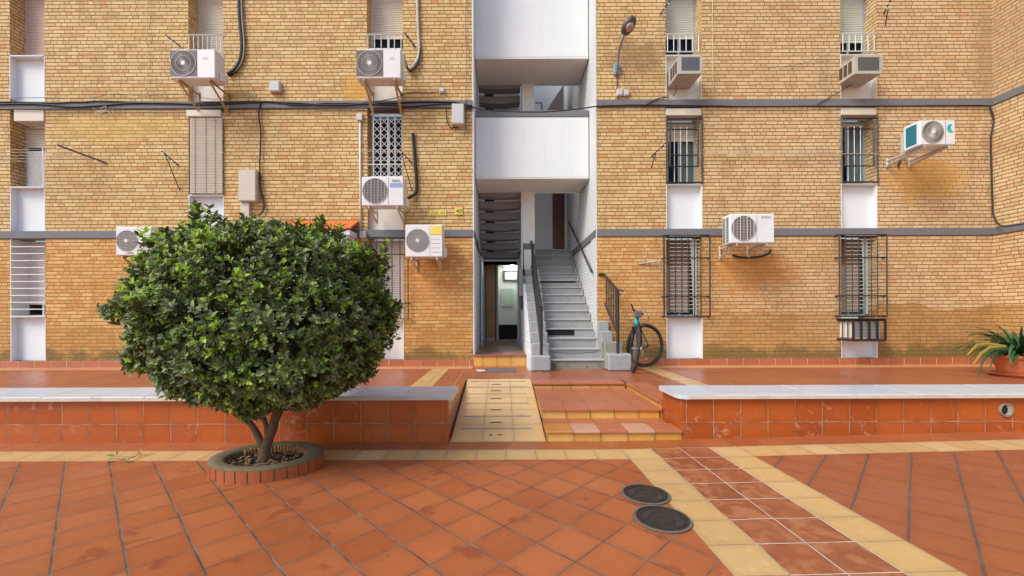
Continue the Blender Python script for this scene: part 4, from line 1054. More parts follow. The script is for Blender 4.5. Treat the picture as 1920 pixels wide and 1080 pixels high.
for (pa, pb, pc_, pd) in ((668, 679, 212, 225), (674, 686, 433, 446)):
    a, c = at(pa, pc_, D - .08), at(pb, pd, D - .08); b = MB(); b.bbox(a.x, c.x, D - .085, D, c.z, a.z, .008); b.build('end_box', M['box_grey'], t)
# house number 40
a, c = at(853, 389, D - .03), at(868, 403, D - .03)
t = thing('house_number', 'small yellow plate with the house number 40 beside the stairwell', 'sign', ((a.x + c.x) / 2, D - .02, c.z))
b = MB(); b.bbox(a.x, c.x, D - .025, D, c.z, a.z, .012); b.build('plate', M['sign'], t)
logo_text('40', .135, ((a.x + c.x) / 2, D - .028, (a.z + c.z) / 2), M['ink'], t, 'digits')
a, c = at(805, 394, D - .03), at(837, 404, D - .03)
t = thing('name_plate', 'long yellow street plate with worn dark letters left of the house number', 'sign', ((a.x + c.x) / 2, D - .02, c.z))
b = MB(); b.bbox(a.x, c.x, D - .02, D, c.z, a.z, .006); b.build('plate', M['sign'], t)
b = MB()
for i in range(9):
    if i == 5: continue
    xx = a.x + .035 + i * (c.x - a.x - .05) / 9; zz = (a.z + c.z) / 2
    b.box(xx, xx + .008, D - .0225, D - .0205, zz - .028, zz + .028)
    b.box(xx + .0085, xx + .024, D - .0225, D - .0205, zz + (.02 if i % 2 else -.003), zz + (.028 if i % 2 else .006))
    if i % 3 == 0: b.box(xx + .0085, xx + .026, D - .0225, D - .0205, zz - .028, zz - .02)
b.build('worn_letters', M['ink'], t)

# wall lamp
t = thing('wall_lamp', 'grey street lamp on a curved arm fixed to the bricks right of the stairwell', 'street lamp', at(1157, 138, D))
a, c = at(1151, 119, D - .05), at(1163, 140, D - .05)
b = MB(); b.bbox(a.x, c.x, D - .06, D, c.z, a.z, .01); b.build('mounting_plate', M['bracket_blue'], t)
b = MB(); b.tube([at(1157, 137, D - .08), at(1158, 118, D - .1), at(1160, 98, D - .3), at(1165, 80, D - .5), at(1171, 63, D - .7)], .026, 8); b.build('arm', M['bracket_blue'], t, smooth=True)
hc = at(1179, 48, D - .95)
b = MB(); n1, n2 = 14, 10; vs = []; fs = []
def head_pt(u, v, k=1.0, off=0):   # u along the head, v around
    L = .20; prof = math.sin(math.pi * min(1, .08 + u * .86)) ** .6
    w_, h_ = .135 * prof * k, .085 * prof * k
    d = Vector((.42, -.62, .66)).normalized(); sidev = Vector((.9, .42, -.12)).normalized(); upv = sidev.cross(d).normalized()
    if upv.z < 0: upv = -upv
    return hc + d * ((u - .5) * 2 * L * .85) + sidev * (w_ * math.cos(v)) + upv * (h_ * math.sin(v) + off)
for i in range(n1):
    for j in range(n2): vs.append(head_pt(i / (n1 - 1), 2 * math.pi * j / n2))
for i in range(n1 - 1):
    for j in range(n2): fs.append((i * n2 + j, i * n2 + (j + 1) % n2, (i + 1) * n2 + (j + 1) % n2, (i + 1) * n2 + j))
fs += [tuple(range(n2)), tuple(range((n1 - 1) * n2, n1 * n2))]
b.add(vs, fs)
for f_i, f in enumerate(b.f):
    j = f_i % n2
    b.m[f_i] = 1 if f_i < (n1 - 1) * n2 and j < n2 // 2 else 0
b.build('lamp_head', [M['lamp_head'], M['lamp_top']], t, smooth=True)
b = MB(); vs = []; fs = []
for i in range(8):
    for j in range(10): vs.append(head_pt(.22 + .5 * i / 7, 2 * math.pi * j / 10, .66 * math.sin(math.pi * (i + .6) / 8.2) ** .5, -.05))
for i in range(7):
    for j in range(10): fs.append((i * 10 + j, i * 10 + (j + 1) % 10, (i + 1) * 10 + (j + 1) % 10, (i + 1) * 10 + j))
fs += [tuple(range(10)), tuple(range(70, 80))]
b.add(vs, fs); b.build('lamp_bowl', M['lamp_glass'], t, smooth=True)
b = MB(); b.tube([at(1157, 140, D - .02), at(1157, 186, D - .02)], .009, 6); b.build('supply_cable', M['cable'], t)

# clothesline brackets
CG = 'clothesline brackets fixed to the bricks'
def arm(label, pts, brace=None, mat='iron_brown', dY=.35, lines=None, r=.014):
    a = at(*pts[1], D); t = thing('clothesline_bracket', label, 'clothesline bracket', a, CG)
    b = MB(); p_ = at(*pts[0], D - dY); b.tube([p_, a], r, 6)
    if brace:
        q = at(*brace[0], D - dY * .85); e = at(*brace[1], D); b.tube([q, e], r * .7, 6)
    b.build('arm', M[mat], t)
    b = MB()
    for u in (.05, .35, .6): v = p_.lerp(a, u); b.disc((v.x, v.y, v.z - .02), .02, 'y', 10, .012)
    b.build('pulleys', M['white_iron'], t)
    if lines:
        b = MB()
        for (ax, ay, bx, by) in lines: b.tube([at(ax, ay, D - dY * .8), at(bx, by, D - dY * .8)], .004, 4)
        b.build('cords', M['string'], t)
arm('long brown clothesline arm right of the white lattice window', [(108, 272), (200, 306)], lines=[(-20, 281, 112, 280), (-20, 285, 135, 287), (-20, 291, 150, 293), (-20, 297, 165, 298), (-20, 302, 175, 303)], r=.02)
arm('black clothesline arm with brace left of the slatted blind', [(303, 283), (334, 310)], ((309, 288), (337, 357)), 'iron', lines=[(303, 285, 420, 286)])
arm('short brown stub above the upper left air conditioner', [(310, 66), (338, 87)], dY=.25)
arm('short dark stub right of the upper middle air conditioner', [(759, 62), (778, 88)], dY=.2, r=.02)
arm('black clothesline arm with brace right of the white folding grille', [(750, 282), (773, 307)], ((753, 287), (772, 357)), 'iron', lines=[(676, 281, 750, 281), (676, 284, 750, 284), (680, 296, 756, 296), (682, 301, 760, 301)])
arm('black clothesline arm with two plaster patches left of the middle right window', [(1249, 268), (1221, 294)], ((1230, 287), (1221, 314)), 'iron', dY=.3)
arm('dark clothesline arm near the top of the photo, right of the wall lamp', [(1262, -8), (1238, 27)], None, 'iron', dY=.3)
arm('dark clothesline arm at the top right with a lower brace', [(1674, -8), (1657, 26)], ((1665, 18), (1660, 48)), 'iron', dY=.3, lines=None)
arm('loose metal stub on the orange bricks above the black stair railing', [(1237, 489), (1198, 495)], None, 'grey_iron', dY=.1, r=.018)
t = thing('clothesline', 'two thin clothesline cords stretched between the two right window columns', 'clothesline', at(1450, 286, D - .1))
b = MB(); b.tube([at(1317, 282, D - .1), at(1580, 284, D - .1)], .007, 5); b.tube([at(1317, 288, D - .1), at(1700, 289, D - .1)], .006, 5); b.build('cord', M['string'], t)

# cables
def cable(label, pts, r=.011, mat='cable', y=None, jit=0.0, name='cable', sub=5):
    P_ = [at(p[0], p[1], p[2] if len(p) > 2 else (y or D - .045)) for p in pts]; sm = []
    for i in range(len(P_) - 1):
        p0, p1, p2, p3 = P_[max(i - 1, 0)], P_[i], P_[i + 1], P_[min(i + 2, len(P_) - 1)]
        for k in range(sub):
            u = k / sub; v = .5 * ((2 * p1) + (p2 - p0) * u + (2 * p0 - 5 * p1 + 4 * p2 - p3) * u * u + (3 * p1 - p0 - 3 * p2 + p3) * u ** 3)
            sm.append(v + Vector((0, 0, random.uniform(-jit, jit))))
    sm.append(P_[-1]); b = MB(); b.tube(sm, r, 6); o = b.build(name, M[mat], None, smooth=True)
    tag(o, label, 'cable'); return o
cable('thickest black cable sagging along the upper grey band left of the stairwell', [(-60, 196), (60, 195), (150, 200), (260, 193), (400, 196), (500, 191), (620, 197), (720, 194), (830, 191), (886, 199)], .018, jit=.008)
cable('black cable twisting along the middle of the left upper grey band', [(-60, 190), (90, 193), (200, 189), (330, 194), (480, 190), (560, 197), (650, 193), (760, 199), (840, 195), (886, 203)], .013, jit=.012)
cable('thin black cable under the lower edge of the left upper grey band', [(-60, 204), (80, 206), (190, 205), (330, 206), (470, 205), (600, 206), (700, 207), (780, 203), (886, 206)], .010, jit=.005)
cable('thin brown cable waving on the bricks above the left upper grey band', [(20, 184), (90, 183), (160, 185), (215, 176), (270, 180), (330, 176), (400, 186), (430, 180), (480, 180)], .006, 'cable_grey')
cable('loose black cable looping from the band up to the tiny white junction box', [(640, 196), (690, 192), (740, 184), (765, 174), (800, 174), (826, 172)], .008)
cable('black cable hanging across the white stairwell under the upper opening', [(886, 200, D - .05), (900, 205, D - .04), (950, 209, D - .04), (1015, 210, D - .04), (1070, 206, D - .04), (1120, 199, D - .05)], .013)
cable('black cable along the lower edge of the right upper grey band up to the corner', [(1120, 199), (1200, 197), (1300, 198), (1420, 200), (1530, 199), (1660, 199), (1780, 198), (1845, 198), (1858, 201)], .013, jit=.004)
cable('black cable dropping down the inside corner at the right end of the facade', [(1856, 200), (1863, 225), (1858, 260), (1859, 320), (1861, 380), (1862, 400), (1872, 420, D - .2), (1890, 424, D - .5), (1935, 417, D - 1.0)], .016)
cable('black cable crossing the band left of the first box air conditioner', [(1207, 200), (1222, 190), (1238, 184), (1252, 182)], .011)
cable('dark cable climbing from the band to the second box air conditioner', [(1533, 196), (1560, 180), (1597, 158)], .009)
cable('black cable hanging from the band past the tall meter cabinet to the tree', [(489, 190), (485, 215), (489, 250), (487, 310), (488, 350), (495, 385), (490, 400), (478, 404)], .016)
cable('grey cable running down the brick edge left of the white stairwell', [(874, -20), (873, 60), (875, 120), (873, 190), (874, 240), (870, 250)], .008, 'cable_grey')
cable('pale cord hanging down the bricks between the first two window columns', [(275, -20), (276, 80), (275, 186)], .006, 'string', sub=2)
cable('pale cord hanging down the bricks right of the first box air conditioner', [(1336, -20), (1336, 90), (1338, 186)], .006, 'string', sub=2)
cable('tangle of frayed wire ends below the left upper grey band', [(175, 203), (190, 212), (200, 199), (185, 207), (205, 210), (196, 218), (178, 212), (212, 205), (208, 220)], .006, 'string')
cable('thin dark cord crossing the bricks left of the far right window, upper floor', [(1440, 128), (1500, 120), (1545, 105), (1572, 88)], .005, 'cable_grey')
cable('twin black pipes bending down the white wall left of the stair slabs', [(888, 436, D + .05), (893, 455, D + .9), (899, 472, D + 1.9), (903, 480, D + 2.6)], .022, 'iron')

# ------------------------------------------------------------------ on the ground
for lab, px, py, rr in (('round cast iron manhole cover farther from the camera, touching the cream tiles', 1209, 928, .176), ('round cast iron manhole cover nearer the camera, touching the cream tiles', 1240, 974, .184)):
    yc = VY - py - (px - VX) * ROLL; Y = CH * F / -yc; X = (px - VX) * Y / F
    t = thing('manhole_cover', lab, 'manhole cover', (X, Y, 0), 'manhole covers in the courtyard paving')
    b = MB(); b.disc((X, Y, .005), rr + .018, 'z', 40, -.007, rr - .002); b.build('collar', M['cement_ring'], t)
    b = MB(); b.disc((X, Y, .005), rr, 'z', 40, -.005)
    b.disc((X, Y, .0055), rr * .99, 'z', 40, -.010, rr * .93); b.disc((X, Y, .0055), rr * .86, 'z', 40, -.009, rr * .8); b.disc((X, Y, .0055), rr * .5, 'z', 30, -.007, rr * .46); b.disc((X, Y, .0055), rr * .06, 'z', 12, -.008)
    for k in range(24):
        an = k * math.pi / 12; b.bar((X + rr * .52 * math.cos(an), Y + rr * .52 * math.sin(an), .008), (X + rr * .78 * math.cos(an), Y + rr * .78 * math.sin(an), .008), .006)
    b.build('lid', M['cast_iron'], t)
b = MB(); b.bbox(-.36, .30, 8.15, 8.82, ZT, ZT + .012, .004); tag(b.build('drain_cover', M['drain']), 'flat grey rectangular drain cover in front of the passage step', 'drain cover')
b = MB(); n = 7
for i in range(n + 1):
    for j in range(n + 1):
        b.v.append((-.50 + .17 * i / n + .02 * math.sin(j * 2), 8.25 + .22 * j / n, ZT + .008 + .035 * abs(noise.noise(Vector((i * .7, j * .7, 3))))))
b.f = [(i * (n + 1) + j, (i + 1) * (n + 1) + j, (i + 1) * (n + 1) + j + 1, i * (n + 1) + j + 1) for i in range(n) for j in range(n)]; b.m = [0] * len(b.f)
tag(b.build('crumpled_rag', M['cloth']), 'small crumpled white rag lying beside the grey drain cover', 'rag')

# potted plant
PX, PY = 9.26, 7.42
t = thing('flower_pot', 'terracotta pot on a saucer at the right edge of the terrace', 'flower pot', (PX, PY, ZT))
b = MB(); b.lathe((PX, PY, ZT), [(0, .035), (.24, .035), (.28, .10), (.345, .30), (.36, .33), (.385, .335), (.39, .385), (.355, .39), (.34, .34), (0, .33)], 32); b.build('pot', M['pot'], t, smooth=False)
b = MB(); b.lathe((PX, PY, ZT), [(0, 0.002), (.34, .002), (.41, .05), (.40, .055), (.33, .03), (0, .03)], 32); b.build('saucer', M['pot'], t)
b = MB(); b.lathe((PX, PY, ZT), [(.345, .35), (.2, .37), (0, .38)], 20); b.build('soil', M['soil'], t)
pl = MB()
rnd = random.Random(5)
for i in range(210):
    an = rnd.uniform(0, 2 * math.pi); L = rnd.uniform(.42, .86); w = rnd.uniform(.022, .036); el = R(rnd.uniform(25, 86)); droop = rnd.uniform(1.0, 2.4)
    p_ = Vector((PX + .1 * math.cos(an), PY + .1 * math.sin(an), ZT + .37)); hd = Vector((math.cos(an), math.sin(an), 0)); side_ = Vector((-math.sin(an), math.cos(an), 0))
    vs = []; n = 7; e = el
    for k in range(n + 1):
        u = k / n; ww = w * (1 - u ** 3) * (.6 + u * .8 if u < .5 else 1)
        vs += [p_ - side_ * ww + Vector((0, 0, .008)), p_, p_ + side_ * ww + Vector((0, 0, .008))]
        p_ = p_ + (hd * math.cos(e) + Vector((0, 0, math.sin(e)))) * (L / n); e -= droop / n
        if p_.z < ZT + .06: p_.z = ZT + .06
    fs = []
    for k in range(n): a = 3 * k; fs += [(a, a + 1, a + 4, a + 3), (a + 1, a + 2, a + 5, a + 4)]
    pl.mi = 1 if i in (7, 31, 55) else 0; pl.add(vs, fs)
for (pts, mi) in (([(1890, 655), (1862, 655), (1845, 668), (1832, 706)], 0), ([(1880, 650), (1850, 645), (1830, 648), (1813, 665)], 1), ([(1885, 650), (1855, 652), (1838, 664), (1824, 682)], 1)):
    vs = []
    for k, (a, c) in enumerate(pts):
        q = at(a, c, PY - .25 - .05 * k); ww = .034 if k < 3 else .006; vs += [q + Vector((0, 0, ww)), q + Vector((.02, -.01, 0)), q - Vector((0, 0, ww))]
    pl.mi = mi; pl.add(vs, [(3 * k, 3 * k + 1, 3 * k + 4, 3 * k + 3) for k in range(3)] + [(3 * k + 1, 3 * k + 2, 3 * k + 5, 3 * k + 4) for k in range(3)])
pl.build('potted_plant', [M['leaf_strap'], M['leaf_yellow']])
tag(bpy.data.objects['potted_plant'], 'dark green strap leaved plant with some yellow leaves growing in the terracotta pot', 'plant')

# planter ring and tree
TX, TY = -2.29, 4.07
t = thing('tree_planter', 'low oval planter ring faced with red tiles around the tree trunk', 'planter', (TX, TY, 0))
RX, RY = .52, .42
mi_ = MB(); nseg = 30
M['ring_tile'] = simple('ring_red_tile', (.34, .095, .035), .35, var=.2, scale=5, dirt=((.3, .07, .03), .5), dscale=4)
for k in range(nseg):
    a0, a1 = 2 * math.pi * k / nseg + .012, 2 * math.pi * (k + 1) / nseg - .012; vs = []
    for a in (a0, (a0 + a1) / 2, a1):
        for rr, zz in ((1.0, -.0), (1.0, .105), (.95, .105), (.95, 0)): vs.append((TX + RX * rr * math.cos(a), TY + RY * rr * math.sin(a), zz + .001))
    mi_.add(vs, [(0, 4, 5, 1), (4, 8, 9, 5), (1, 5, 6, 2), (5, 9, 10, 6), (0, 1, 2, 3), (8, 11, 10, 9)])
mi_.build('ring_tiles', M['ring_tile'], t)
b = MB(); n = 56; prof = [(.985, 0), (.985, .1), (.99, .108), (.98, .125), (.88, .130), (.77, .126), (.71, .112), (.70, .0)]
for k in range(n):
    a = 2 * math.pi * k / n
    for j, (rr, zz) in enumerate(prof):
        wv = 1 + .02 * noise.noise(Vector((math.cos(a) * 3, math.sin(a) * 3, j))) * (j > 2); b.v.append((TX + RX * rr * wv * math.cos(a), TY + RY * rr * wv * math.sin(a), zz + (.006 * noise.noise(Vector((math.cos(a) * 6, math.sin(a) * 6, j * 2))) if j > 2 else 0)))
m = len(prof)
for k in range(n):
    for j in range(m - 1): b.f.append((k * m + j, ((k + 1) % n) * m + j, ((k + 1) % n) * m + j + 1, k * m + j + 1)); b.m.append(0)
b.build('cement_rim', M['ring_cement'], t, smooth=True)
b = MB(); vs = [(TX, TY, .06)]; 
for k in range(40):
    a = 2 * math.pi * k / 40
    for rr in (.3, .70): vs.append((TX + RX * rr * math.cos(a), TY + RY * rr * math.sin(a), .045 + .02 * noise.noise(Vector((a * 3, rr * 9, 1)))))
b.add(vs, [(0, 1 + 2 * k, 1 + 2 * ((k + 1) % 40)) for k in range(40)] + [(1 + 2 * k, 2 + 2 * k, 2 + 2 * ((k + 1) % 40), 1 + 2 * ((k + 1) % 40)) for k in range(40)])
b.build('soil', M['soil'], t)

LV, LF, LM = [], [], []
def leaf(p, d, up, L, W, mi):
    s_ = d.cross(up)
    if s_.length < 1e-4: s_ = d.cross(Vector((1, 0, 0)))
    s_.normalize(); nn = s_.cross(d).normalized(); k = len(LV)
    LV.extend([p, p + d * L * .38 + s_ * W + nn * W * .35, p + d * L * .8 + s_ * W * .62 + nn * W * .1 - nn * L * .05, p + d * L - nn * L * .14,
               p + d * L * .8 - s_ * W * .62 + nn * W * .1 - nn * L * .05, p + d * L * .38 - s_ * W + nn * W * .35, p + d * L * .42, p + d * L * .8 - nn * L * .06])
    LF.extend([(k, k + 1, k + 6), (k, k + 6, k + 5), (k + 6, k + 1, k + 2, k + 7), (k + 6, k + 7, k + 4, k + 5), (k + 7, k + 2, k + 3), (k + 7, k + 3, k + 4)]); LM.extend([mi] * 6)
rl = random.Random(3)
for i in range(110):
    a = rl.uniform(0, 6.28); q = math.sqrt(rl.random()) * .66
    leaf(Vector((TX + RX * q * math.cos(a), TY + RY * q * math.sin(a), .066 + rl.uniform(0, .012))), Vector((math.cos(i * 2.1), math.sin(i * 2.1), rl.uniform(-.1, .25))).normalized(), Vector((rl.uniform(-.3, .3), 0, 1)), .055, .014, rl.randint(0, 1))
lb = MB(); lb.v = [tuple(v) for v in LV]; lb.f = LF; lb.m = LM
lb.build('leaf_litter', [simple('dead_leaf', (.22, .12, .05), .8, var=.4, scale=30), simple('dead_leaf_pale', (.38, .25, .12), .8, var=.4, scale=30)], t)
b = MB()
for i in range(26):
    a = R(20 + i * 5.2); b.bbox(TX + RX * .69 * math.cos(a) - .012, TX + RX * .69 * math.cos(a) + .012, TY + RY * .69 * math.sin(a) - .01, TY + RY * .69 * math.sin(a) + .006, .05, .112 + .006 * (i % 3), .003)
b.build('inner_bricks', simple('broken_brick', (.36, .17, .06), .9, var=.5, scale=40), t)
TR = thing('round_tree', 'multi stemmed evergreen shrub tree clipped to a wide round crown', 'tree', (TX, TY, .05))
b = MB()
def limb(pts, rs, n=9):
    P_ = [Vector(p) for p in pts]; out = []; ro = []
    for i in range(len(P_) - 1):
        p0, p1, p2, p3 = P_[max(i - 1, 0)], P_[i], P_[i + 1], P_[min(i + 2, len(P_) - 1)]
        for k in range(5):
            u = k / 5; v = .5 * ((2 * p1) + (p2 - p0) * u + (2 * p0 - 5 * p1 + 4 * p2 - p3) * u * u + (3 * p1 - p0 - 3 * p2 + p3) * u ** 3)
            out.append(v + Vector((noise.noise(v * 9), noise.noise(v * 9 + Vector((5, 0, 0))), 0)) * .008); ro.append(rs[i] + (rs[i + 1] - rs[i]) * u)
    out.append(P_[-1]); ro.append(rs[-1]); b.tube(out, [q * .86 for q in ro], n)
tb = at(497, 872, TY); tb.z = .02
limb([tb, at(498, 845, TY), at(505, 822, TY), at(514, 795, TY), at(519, 765, TY), at(522, 720, TY), at(535, 650, TY)], [.085, .06, .052, .05, .048, .04, .02])
limb([at(496, 850, TY), at(490, 830, TY), at(474, 800, TY + .03), at(457, 778, TY + .05), at(430, 740, TY + .1), at(380, 690, TY + .15)], [.045, .04, .034, .032, .028, .015])
limb([at(503, 822, TY + .02), at(498, 795, TY + .06), at(492, 770, TY + .1), at(480, 720, TY + .15), at(465, 640, TY + .2)], [.03, .026, .024, .02, .012])
limb([at(519, 785, TY), at(530, 765, TY - .05), at(550, 740, TY - .1), at(600, 700, TY - .2)], [.03, .026, .022, .012])
limb([at(518, 760, TY), at(540, 735, TY + .2), at(590, 690, TY + .4)], [.03, .022, .012])
b.build('trunk', M['bark'], TR, smooth=True)

CX, CY, CZ = -2.235, 4.05, 1.45
AX, AY, AZ = 1.13, .95, .95
rn = random.Random(11)
def crown_r(d):
    """radius factor of the crown in unit direction d: rounded box plus lumps"""
    n_ = 2.25; s_ = (abs(d.x) ** n_ + abs(d.y) ** n_ + abs(d.z) ** n_) ** (-1 / n_)
    s_ *= 1 + .10 * noise.noise(d * 2.6 + Vector((3, 1, 7))) + .09 * noise.noise(d * 6.0) + .05 * noise.noise(d * 13)
    if d.z < -.3: s_ *= 1 - .16 * (-.3 - d.z)
    return s_
cr = MB(); LV = []; LF = []; LM = []
def leaf(p, d, up, L, W, mi):
    s_ = d.cross(up)
    if s_.length < 1e-4: s_ = d.cross(Vector((1, 0, 0)))
    s_.normalize(); nn = s_.cross(d).normalized(); k = len(LV)
    LV.extend([p, p + d * L * .38 + s_ * W + nn * W * .35, p + d * L * .8 + s_ * W * .62 + nn * W * .1 - nn * L * .05, p + d * L - nn * L * .14,
               p + d * L * .8 - s_ * W * .62 + nn * W * .1 - nn * L * .05, p + d * L * .38 - s_ * W + nn * W * .35, p + d * L * .42, p + d * L * .8 - nn * L * .06])
    LF.extend([(k, k + 1, k + 6), (k, k + 6, k + 5), (k + 6, k + 1, k + 2, k + 7), (k + 6, k + 7, k + 4, k + 5), (k + 7, k + 2, k + 3), (k + 7, k + 3, k + 4)]); LM.extend([mi] * 6)
NR = 13500
for i in range(NR):
    zc = rn.uniform(-1, 1); an = rn.uniform(0, 2 * math.pi); rr = math.sqrt(1 - zc * zc); d = Vector((rr * math.cos(an), rr * math.sin(an), zc))
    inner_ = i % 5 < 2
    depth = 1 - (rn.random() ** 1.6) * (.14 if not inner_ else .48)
    # hollows and tufts
    h = noise.noise(d * 5 + Vector((9, 2, 4)))
    depth *= 1 + .05 * h
    if noise.noise(d * 4.2 + Vector((1, 8, 3))) < -.28 and depth > .82 and rn.random() < .8: continue
    s_ = crown_r(d) * depth
    p = Vector((CX + d.x * s_ * AX, CY + d.y * s_ * AY, CZ + d.z * s_ * AZ))
    if p.z < .42 + .08 * noise.noise(Vector((p.x * 3, p.y * 3, 0))): continue
    outn = Vector((d.x / AX, d.y / AY, d.z / AZ)).normalized()
    axis = (outn * 1.0 + Vector((0, 0, .55)) + Vector((rn.uniform(-.5, .5), rn.uniform(-.5, .5), rn.uniform(-.4, .4)))).normalized()
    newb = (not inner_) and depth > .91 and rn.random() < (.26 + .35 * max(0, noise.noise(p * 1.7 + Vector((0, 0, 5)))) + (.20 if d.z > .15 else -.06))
    nl = rn.randint(6, 8); a0 = rn.uniform(0, 6.28)
    t1 = axis.cross(Vector((0.3, 0.8, .1))).normalized(); t2 = axis.cross(t1)
    for k in range(nl):
        a = a0 + k * 2.4; sp = rn.uniform(.55, 1.15) if not newb else rn.uniform(.4, .9)
        dd_ = (axis * math.cos(sp) + (t1 * math.cos(a) + t2 * math.sin(a)) * math.sin(sp)).normalized()
        L = rn.uniform(.034, .066) * (.85 if newb else 1); base = p - axis * rn.uniform(0, .06)
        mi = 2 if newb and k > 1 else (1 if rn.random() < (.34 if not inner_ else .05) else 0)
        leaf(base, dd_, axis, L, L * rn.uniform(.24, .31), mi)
# taller shoots standing out of the top
for (px, py, n_) in ((368, 395, 5), (362, 380, 4), (392, 398, 5), (605, 408, 4), (725, 470, 6), (690, 470, 4), (268, 430, 4), (560, 405, 3), (500, 408, 3), (310, 425, 3), (640, 415, 3), (735, 560, 3)):
    p0 = at(px, py + 34, CY - .1)
    for k in range(n_ * 2):
        p = p0 + Vector((rn.uniform(-.03, .03), rn.uniform(-.03, .03), .022 * k))
        for q in range(4):
            a = q * 1.57 + k; leaf(p, Vector((math.cos(a) * .8, math.sin(a) * .8, .6)).normalized(), Vector((0, 0, 1)), .075, .018, 2 if (k > 3 and rn.random() < .5) else 0)
cr.v = [tuple(v) for v in LV]; cr.f = LF; cr.m = LM
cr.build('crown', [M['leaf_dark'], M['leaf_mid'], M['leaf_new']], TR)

# small sprig on the paving
t = MB(); LV, LF, LM = [], [], []
def gpt(px, py, z=.01):
    yc = VY - py - (px - VX) * ROLL; Y = (CH - z) * F / -yc; return Vector(((px - VX) * Y / F, Y, z))
t.tube([gpt(222, 862), gpt(236, 860, .03), gpt(252, 856, .03), gpt(262, 848, .01)], .004, 5)
nb = len(t.f)
for (a, c, dx, dz) in ((214, 856, -.8, .4), (220, 853, .2, .9), (218, 857, .9, .3), (213, 860, -.5, -.1), (231, 862, .9, .1), (258, 849, .6, .5)): leaf(gpt(a, c, .03), Vector((dx, -.3, dz)).normalized(), Vector((0, -.4, 1)), .075, .02, 1)
t.mi = 1; t.add(LV, LF)
tag(t.build('fallen_sprig', [M['bark'], M['leaf_mid']]), 'small green sprig lying on the cream tile row left of the planter', 'sprig')

# ------------------------------------------------------------------ bicycle
BK = thing('bicycle', 'black and teal mountain bicycle leaning between the stair railing and the brick wall', 'bicycle', (2.85, 8.6, ZT))
RW = .46
rear = Vector((3.08, 8.92, ZT + RW)); front = Vector((2.62, 8.18, ZT + RW))
fd = (front - rear).normalized(); side3 = Vector((-fd.y, fd.x, 0))
def wheel(c, d, name='wheel'):
    up_ = Vector((0, 0, 1)); b = MB(); n = 36
    lean = (up_ + Vector((.12, .03, 0))).normalized() if c is front else up_
    b.tube([c + d * RW * .965 * math.cos(2 * math.pi * k / n) + lean * RW * .965 * math.sin(2 * math.pi * k / n) for k in range(n + 1)], .03, 8, False)
    w = b.build(name, M['tyre'], BK, smooth=True)
    b = MB(); b.tube([c + d * RW * .88 * math.cos(2 * math.pi * k / n) + lean * RW * .88 * math.sin(2 * math.pi * k / n) for k in range(n + 1)], .013, 6, False); b.build('rim', M['bike_black'], w)
    b = MB()
    for k in range(16):
        a = 2 * math.pi * k / 16; b.tube([c, c + d * RW * .88 * math.cos(a) + lean * RW * .88 * math.sin(a)], .0022, 3, False)
    b.build('spokes', M['chrome'], w)
    b = MB(); s3 = Vector((-d.y, d.x, 0)); b.tube([c - s3 * .06, c + s3 * .06], .028, 10); b.build('hub', M['chrome'], w)
wheel(rear, Vector((-.95, -.32, 0)).normalized()); vd = Vector((.34, .94, 0)).normalized(); steer = Vector((-.16, -1, 0)).normalized(); wheel(front, steer)
up_ = Vector((0, 0, 1))
crank = rear + fd * .50 + up_ * -.06; seatt = rear + fd * .34 + up_ * .34; headb = front - fd * .12 + up_ * .42; headt = front - fd * .17 + up_ * .62
b = MB(); b.tube([headb, headt], .045, 10); b.build('head_tube', M['bike_teal'], BK, smooth=True)
b = MB(); b.tube([headt - up_ * .02, seatt + up_ * -.03], .026, 8); b.tube([headb, crank], .034, 8); b.build('frame', M['bike_black'], BK, smooth=True)
b = MB(); b.tube([crank, seatt], .022, 8)
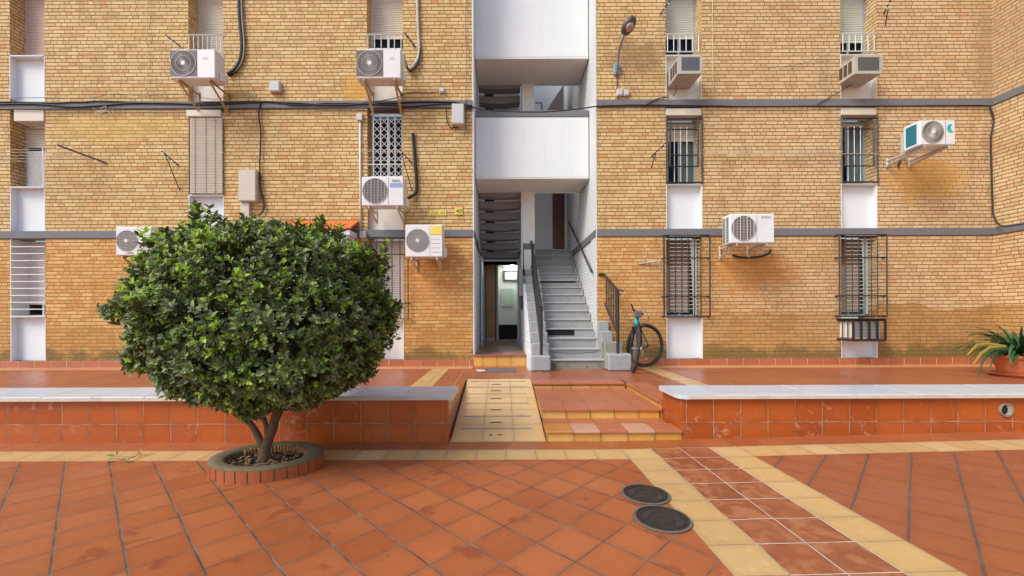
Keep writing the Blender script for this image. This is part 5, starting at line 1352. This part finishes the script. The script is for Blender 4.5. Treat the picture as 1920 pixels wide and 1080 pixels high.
for s_ in (-1, 1): b.tube([crank + side3 * .02 * s_, rear + side3 * .07 * s_], .012, 6); b.tube([seatt, rear + side3 * .07 * s_], .011, 6)
b.build('rear_triangle', M['bike_black'], BK)
ss = Vector((-steer.y, steer.x, 0)); b = MB()
for s_ in (-1, 1): b.tube([headb + ss * .065 * s_ - up_ * .0, front + ss * .065 * s_], .019, 8)
b.tube([headb - ss * .075, headb + ss * .075], .024, 8); b.build('fork', M['bike_black'], BK, smooth=True)
hb = headt + up_ * .09
b = MB(); b.tube([headt, hb], .02, 8); b.tube([hb - ss * .12 + up_ * .16 + steer * .12, hb - ss * .06 + up_ * .04, hb + ss * .06, hb + ss * .14 - up_ * .04 - steer * .1], .017, 8)
b.tube([hb + steer * .0, hb + steer * .08], .03, 8); b.build('handlebar', M['bike_black'], BK, smooth=True)
b = MB(); b.bbox(hb.x - .075, hb.x + .06, hb.y - .16, hb.y - .06, hb.z - .10, hb.z + .03, .02); b.build('front_light', simple('bike_bag', (.10, .11, .12), .5), BK)
b = MB(); b.tube([hb + ss * .2, hb + ss * .22 + up_ * -.16 + steer * .05, headb + steer * .03], .006, 5); b.tube([hb - ss * .2, hb - ss * .15 + up_ * -.14 + steer * .06, headb + steer * .03], .006, 5); b.build('brake_cables', M['cable'], BK)
b = MB(); sp = seatt + up_ * .08; b.tube([seatt, sp], .014, 8); 
vs = []
b.lathe((0, 0, 0), [(0, -.02), (.07, -.02), (.075, .015), (0, .03)], 12)
b.v = b.v[:-48] + [tuple(sp + fd * (v[0] * 1.8) + side3 * v[1] + up_ * v[2]) for v in b.v[-48:]]
b.build('saddle', M['bike_black'], BK)
b = MB(); b.disc((0, 0, 0), .1, 'y', 20, .006, .08); b.v = [tuple(crank + side3 * .05 + fd * v[0] + up_ * v[2] + side3 * v[1]) for v in b.v]; b.bar(crank + side3 * .06, crank + side3 * .07 + fd * .1 - up_ * .14, .02); b.bar(crank - side3 * .06, crank - side3 * .07 - fd * .1 + up_ * .14, .02)
b.box(crank.x + .05, crank.x + .14, crank.y - .12, crank.y - .05, crank.z - .17, crank.z - .15); b.build('crankset', M['chrome'], BK)
